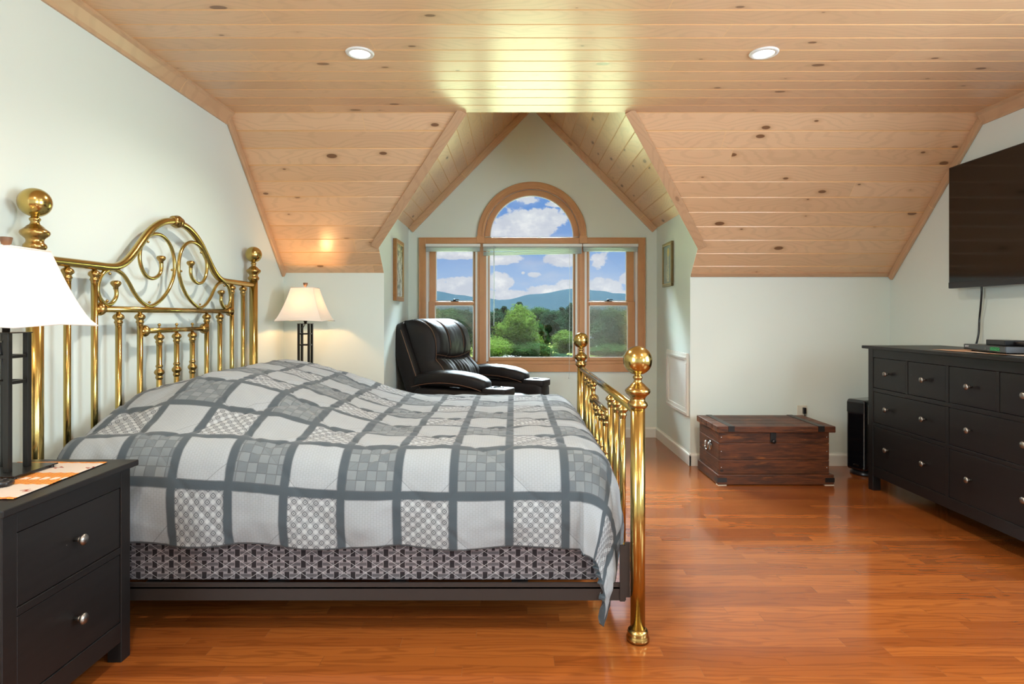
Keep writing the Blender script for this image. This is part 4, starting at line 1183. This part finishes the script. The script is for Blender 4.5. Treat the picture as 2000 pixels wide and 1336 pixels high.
M['bark'] = simple('bark', (.02, .016, .011), .9, bmp=.4)
def crown_mesh(seed, kind):
    rnd = random.Random(seed); mb = MB(); blobs = []
    if kind == 'round':
        for i in range(13):
            h = rnd.uniform(.22, .92); rad = .40*sin(pi*min(1, (h+.12)/1.12))**.7
            a = rnd.uniform(0, 2*pi); rr = rad*rnd.uniform(.25, .85); blobs.append((rr*cos(a), rr*sin(a), h*.92, rnd.uniform(.13, .22)))
        blobs.append((0, 0, .5, .30)); blobs.append((0, 0, .80, .2))
    elif kind == 'cone':
        for i in range(16):
            h = .10+.86*i/15; r = .26*(1-h)+.03; a = rnd.uniform(0, 6.28); blobs.append((r*.35*cos(a), r*.35*sin(a), h, r))
    else:
        for i in range(9):
            a = rnd.uniform(0, 2*pi); rr = rnd.uniform(.0, .5); blobs.append((rr*cos(a), rr*sin(a)*.7, rnd.uniform(.25, .62), rnd.uniform(.22, .34)))
    vs = []; fs = []
    for (x, y, z, r) in blobs:
        n = int(560*(r/.2)**2) if kind != 'cone' else int(130+3600*r*r)
        for i in range(n):
            d = Vector((rnd.gauss(0, 1), rnd.gauss(0, 1), rnd.gauss(0, 1))).normalized()
            p = Vector((x, y, z))+d*r*rnd.uniform(.76, 1.20)
            if p.z < .02: continue
            nn = (d+Vector((rnd.gauss(0, .5), rnd.gauss(0, .5), rnd.gauss(0, .5)))).normalized()
            u = nn.orthogonal().normalized(); u.rotate(Matrix.Rotation(rnd.uniform(0, 6.28), 3, nn)); w = nn.cross(u)
            s = rnd.uniform(.010, .021); b = len(vs)
            vs += [p-u*s, p-w*s*.6+nn*s*.2, p+u*s, p+w*s*.6-nn*s*.2]; fs.append((b, b+1, b+2, b+3))
    mb.add(vs, fs)
    for (x, y, z, r) in blobs:
        v2 = []; f2 = []
        n = 12
        for i in range(n+1):
            for j in range(2*n):
                a = pi*i/n; b = pi*j/n; d = Vector((sin(a)*cos(b), sin(a)*sin(b), cos(a)))
                v2.append(Vector((x, y, z))+d*r*(.68+.20*noise.noise(d*2+Vector((seed, x*9, z*9)))+.16*noise.noise(d*6+Vector((seed, x*9, z*9)))))
        for i in range(n):
            for j in range(2*n): k = (j+1) % (2*n); f2.append((i*2*n+j, i*2*n+k, (i+1)*2*n+k, (i+1)*2*n+j))
        mb.add(v2, f2, False)
    return mb
protos = {}
def tree(kind, mat, seed, x, y, h, w, label, cat='tree', group=None):
    key = (kind, mat, seed)
    if key not in protos:
        t = thing({'round': 'broadleaf_tree', 'cone': 'conifer_tree', 'bush': 'leafy_bush'}[kind], None, None)
        crown_mesh(seed, kind).build('crown', M[mat], t)
        if kind != 'bush': MB().lathe([(.028, 0), (.018, .1), (.012, .5), (.004, .85)], n=8).build('trunk', M['bark'], t)
        protos[key] = t; o = t
    else: o = copy_tree(protos[key])
    o.location = (x, y, GZ); o.scale = (w, w, h); o.rotation_euler = (0, 0, (x*7.3+y) % 6.28)
    tag(o, label, cat, group)
def at(u, Y): return (u-CX)*Y/F
def ht(v, Y): return EYE+(CY-v)*Y/F-GZ
TREES = [  # kind, material, seed, u, distance, top v, width, label
 ('round', 'leafA', 1, 1012, 84, 596, 8.6, 'bright green maple in the middle of the centre pane'),
 ('bush', 'leafA', 2, 963, 78, 648, 6.0, 'bright bush low at the left edge of the centre pane'),
 ('bush', 'leafB', 3, 1040, 80, 663, 6.4, 'rounded dark bush at the foot of the bright maple'),
 ('bush', 'leafC', 3, 1083, 84, 688, 5.5, 'low dark hedge bush in front of the pale lawn'),
 ('round', 'leafB', 4, 1052, 118, 634, 5.0, 'small dark tree at the back of the lawn'),
 ('round', 'leafC', 5, 1078, 128, 605, 11., 'tall dark tree rising behind the lawn'),
 ('round', 'leafA', 6, 1104, 92, 645, 6.0, 'lighter green tree at the right end of the lawn'),
 ('cone', 'leafC', 7, 1116, 112, 592, 13., 'dark conifer against the right edge of the centre pane'),
 ('round', 'leafB', 8, 1190, 96, 602, 9.5, 'big tree filling the lower right sash'),
 ('round', 'leafB', 4, 1222, 104, 606, 9.0, 'tree at the right edge of the lower right sash'),
 ('round', 'leafC', 5, 1160, 120, 600, 9.5, 'dark tree between the right mullion and the big tree'),
 ('bush', 'leafB', 3, 1196, 88, 668, 7.5, 'bush under the big tree in the lower right sash'),
 ('round', 'leafB', 4, 870, 92, 606, 10., 'tree in the lower left sash above the recliner'),
 ('round', 'leafC', 5, 905, 100, 602, 10., 'dark tree at the right side of the lower left sash'),
 ('round', 'leafB', 8, 838, 104, 600, 10., 'tree at the left side of the lower left sash'),
 ('cone', 'leafC', 7, 1014, 150, 590, 17., 'pointed conifer behind the bright maple'),
 ('cone', 'leafC', 9, 985, 160, 598, 16., 'conifer left of the bright maple against the far woods'),
 ('round', 'leafC', 5, 962, 150, 606, 13., 'dark tree at the left edge of the centre pane beyond the bush'),
 ('round', 'leafB', 8, 1046, 165, 602, 13., 'mid green tree right of the pointed conifer'),
 ('cone', 'leafC', 9, 1098, 170, 600, 15., 'conifer beyond the tall dark tree'),
]
for k, s, sd, u, Y, v, w, lb in TREES: tree(k, s, sd, at(u, Y), Y, ht(v, Y), w, lb)
rnd = random.Random(11)
for i in range(26):
    u = 815+i*17+rnd.uniform(-5, 5); Y = rnd.uniform(205, 290); v = 607+rnd.uniform(-5, 4)
    tree(*rnd.choice([('round', 'leafB', 8), ('round', 'leafC', 5), ('cone', 'leafC', 9)]), at(u, Y), Y, ht(v, Y), rnd.uniform(15, 20), 'tree in the wooded band at the foot of the hills', 'tree', 'trees in the far wooded band')
def forest_mat():
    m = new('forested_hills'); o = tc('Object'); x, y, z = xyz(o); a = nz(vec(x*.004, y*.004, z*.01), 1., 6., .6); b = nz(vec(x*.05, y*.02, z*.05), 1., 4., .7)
    d_ = E.nt.nodes.new('ShaderNodeBsdfDiffuse'); E.put(d_.inputs[0], mix(a*.5+b*.5, (.0028, .0055, .0075), (.0048, .0082, .0106))); out(E(d_.outputs[0])); return m  # distance haze painted into the hill colour as a blue-green tint
def grass_mat():
    m = new('meadow_grass'); o = tc('Object'); a = nz(o, .05, 4.); b = nz(o, 1.5, 4.)
    d_ = E.nt.nodes.new('ShaderNodeBsdfDiffuse'); E.put(d_.inputs[0], mix(a*.6+b*.4, (.030, .034, .0085), (.046, .049, .0145))); out(E(d_.outputs[0])); return m
g = MB().add([(-700, 6, 0), (700, 6, 0), (900, 1200, 0), (-900, 1200, 0)], [(0, 1, 2, 3)]).build('ground_outside', grass_mat(), loc=(0, 0, GZ)); g['kind'] = 'structure'
M['forest'] = forest_mat()
def ridge(name, label, Y0, dep, hfun, x0, x1, nx, ny, amp, m):
    mb = MB(); vs = []
    for i in range(nx+1):
        x = x0+(x1-x0)*i/nx
        for j in range(ny+1):
            t = j/ny; y = Y0+dep*t; n = noise.fractal(Vector((x*.0022, y*.0012, 1.7)), 1., 2., 4)*amp+noise.noise(Vector((x*.06, y*.05, 4)))*amp*.06
            vs.append((x, y, (hfun(x*(Y0+dep)/(Y0+dep)))*sin(pi/2*min(1, t*1.0))**.9+n*min(1, t*3)*(1 if t < 1 else .15)))
    mb.add(vs, [(i*(ny+1)+j, (i+1)*(ny+1)+j, (i+1)*(ny+1)+j+1, i*(ny+1)+j+1) for i in range(nx) for j in range(ny)], True)
    o = mb.build(name, m, loc=(0, 0, GZ)); tag(o, label, 'hill'); return o
def prof(pts):
    def f(x):
        if x <= pts[0][0]: return pts[0][1]
        for a, b in zip(pts, pts[1:]):
            if a[0] <= x <= b[0]: t = (x-a[0])/(b[0]-a[0]); t = t*t*(3-2*t); return a[1]+(b[1]-a[1])*t
        return pts[-1][1]
    return f
def hp(Y, l): return prof([((u-CX)*Y/F, (CY-v)*Y/F+6) for u, v in l])
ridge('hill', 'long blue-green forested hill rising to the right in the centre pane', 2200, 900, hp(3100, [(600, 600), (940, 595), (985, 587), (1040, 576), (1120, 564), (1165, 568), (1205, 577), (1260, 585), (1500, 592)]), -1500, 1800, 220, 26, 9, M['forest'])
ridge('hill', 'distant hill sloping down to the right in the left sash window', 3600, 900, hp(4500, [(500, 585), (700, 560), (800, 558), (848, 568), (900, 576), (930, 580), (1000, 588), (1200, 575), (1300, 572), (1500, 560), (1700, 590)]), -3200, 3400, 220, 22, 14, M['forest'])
mb = MB(); vs = []; nx, ny = 240, 40
for i in range(nx+1):
    for j in range(ny+1):
        Y = 330+1500*(j/ny)**1.3; x = (-.30+.62*i/nx)*Y
        vs.append((x, Y, 5.5+4.*noise.noise(Vector((x*.05, Y*.03, 2)))+3*noise.noise(Vector((x*.16, Y*.1, 3)))+(Y-330)*.0018))
mb.add(vs, [(i*(ny+1)+j, (i+1)*(ny+1)+j, (i+1)*(ny+1)+j+1, i*(ny+1)+j+1) for i in range(nx) for j in range(ny)], True)
o = mb.build('distant_forest', M['leafB2'] if 'leafB2' in M else leafmat('distant_canopy', (.003, .0085, .0058), (.0075, .016, .0105)), loc=(0, 0, GZ)); tag(o, 'unbroken forest canopy between the trees and the hills', 'forest', kind='stuff')
te = MB().add([(-45, 6.2, .02), (45, 6.2, .02), (45, 72, .02), (-45, 72, .02)], [(0, 1, 2, 3)]).build('bounce_ground', simple('bounce_ground_pale', (.70, .76, .40), 1., 0., 0.), loc=(0, 0, GZ)); te['kind'] = 'structure'  # unseen pale ground added to bounce light up into dormer and ceiling
dr = MB().add([(-3.2, 78, .03), (-.8, 78, .03), (3.5, 102, .03), (-1.0, 102, .03)], [(0, 1, 2, 3)]).build('driveway', simple('pale_gravel', (.035, .035, .033), 1., 0., 0.), loc=(0, 0, GZ)); dr['kind'] = 'structure'
hs = thing('cottage', 'small pale cottage beside the trees in the lower right sash', 'house', (at(1156, 118), 118, GZ))
B(-1.6, 1.6, -2, 2, 0, 1.9).build('wall', simple('pale_siding', (.06, .065, .065), 1., 0., 0.), hs)
mb = MB().prism([(-2.3, 1.85), (2.3, 1.85), (0, 2.9)], 'x', -1.9, 1.9); mb.build('roof', simple('slate_roof', (.04, .045, .05), 1., 0., 0.), hs)
w = B(-1.1, -.5, -2.03, -1.97, .8, 1.4).build('window', M['gloss'], hs); B(.4, 1.0, -2.03, -1.97, .1, 1.5).build('door', M['white'], hs)
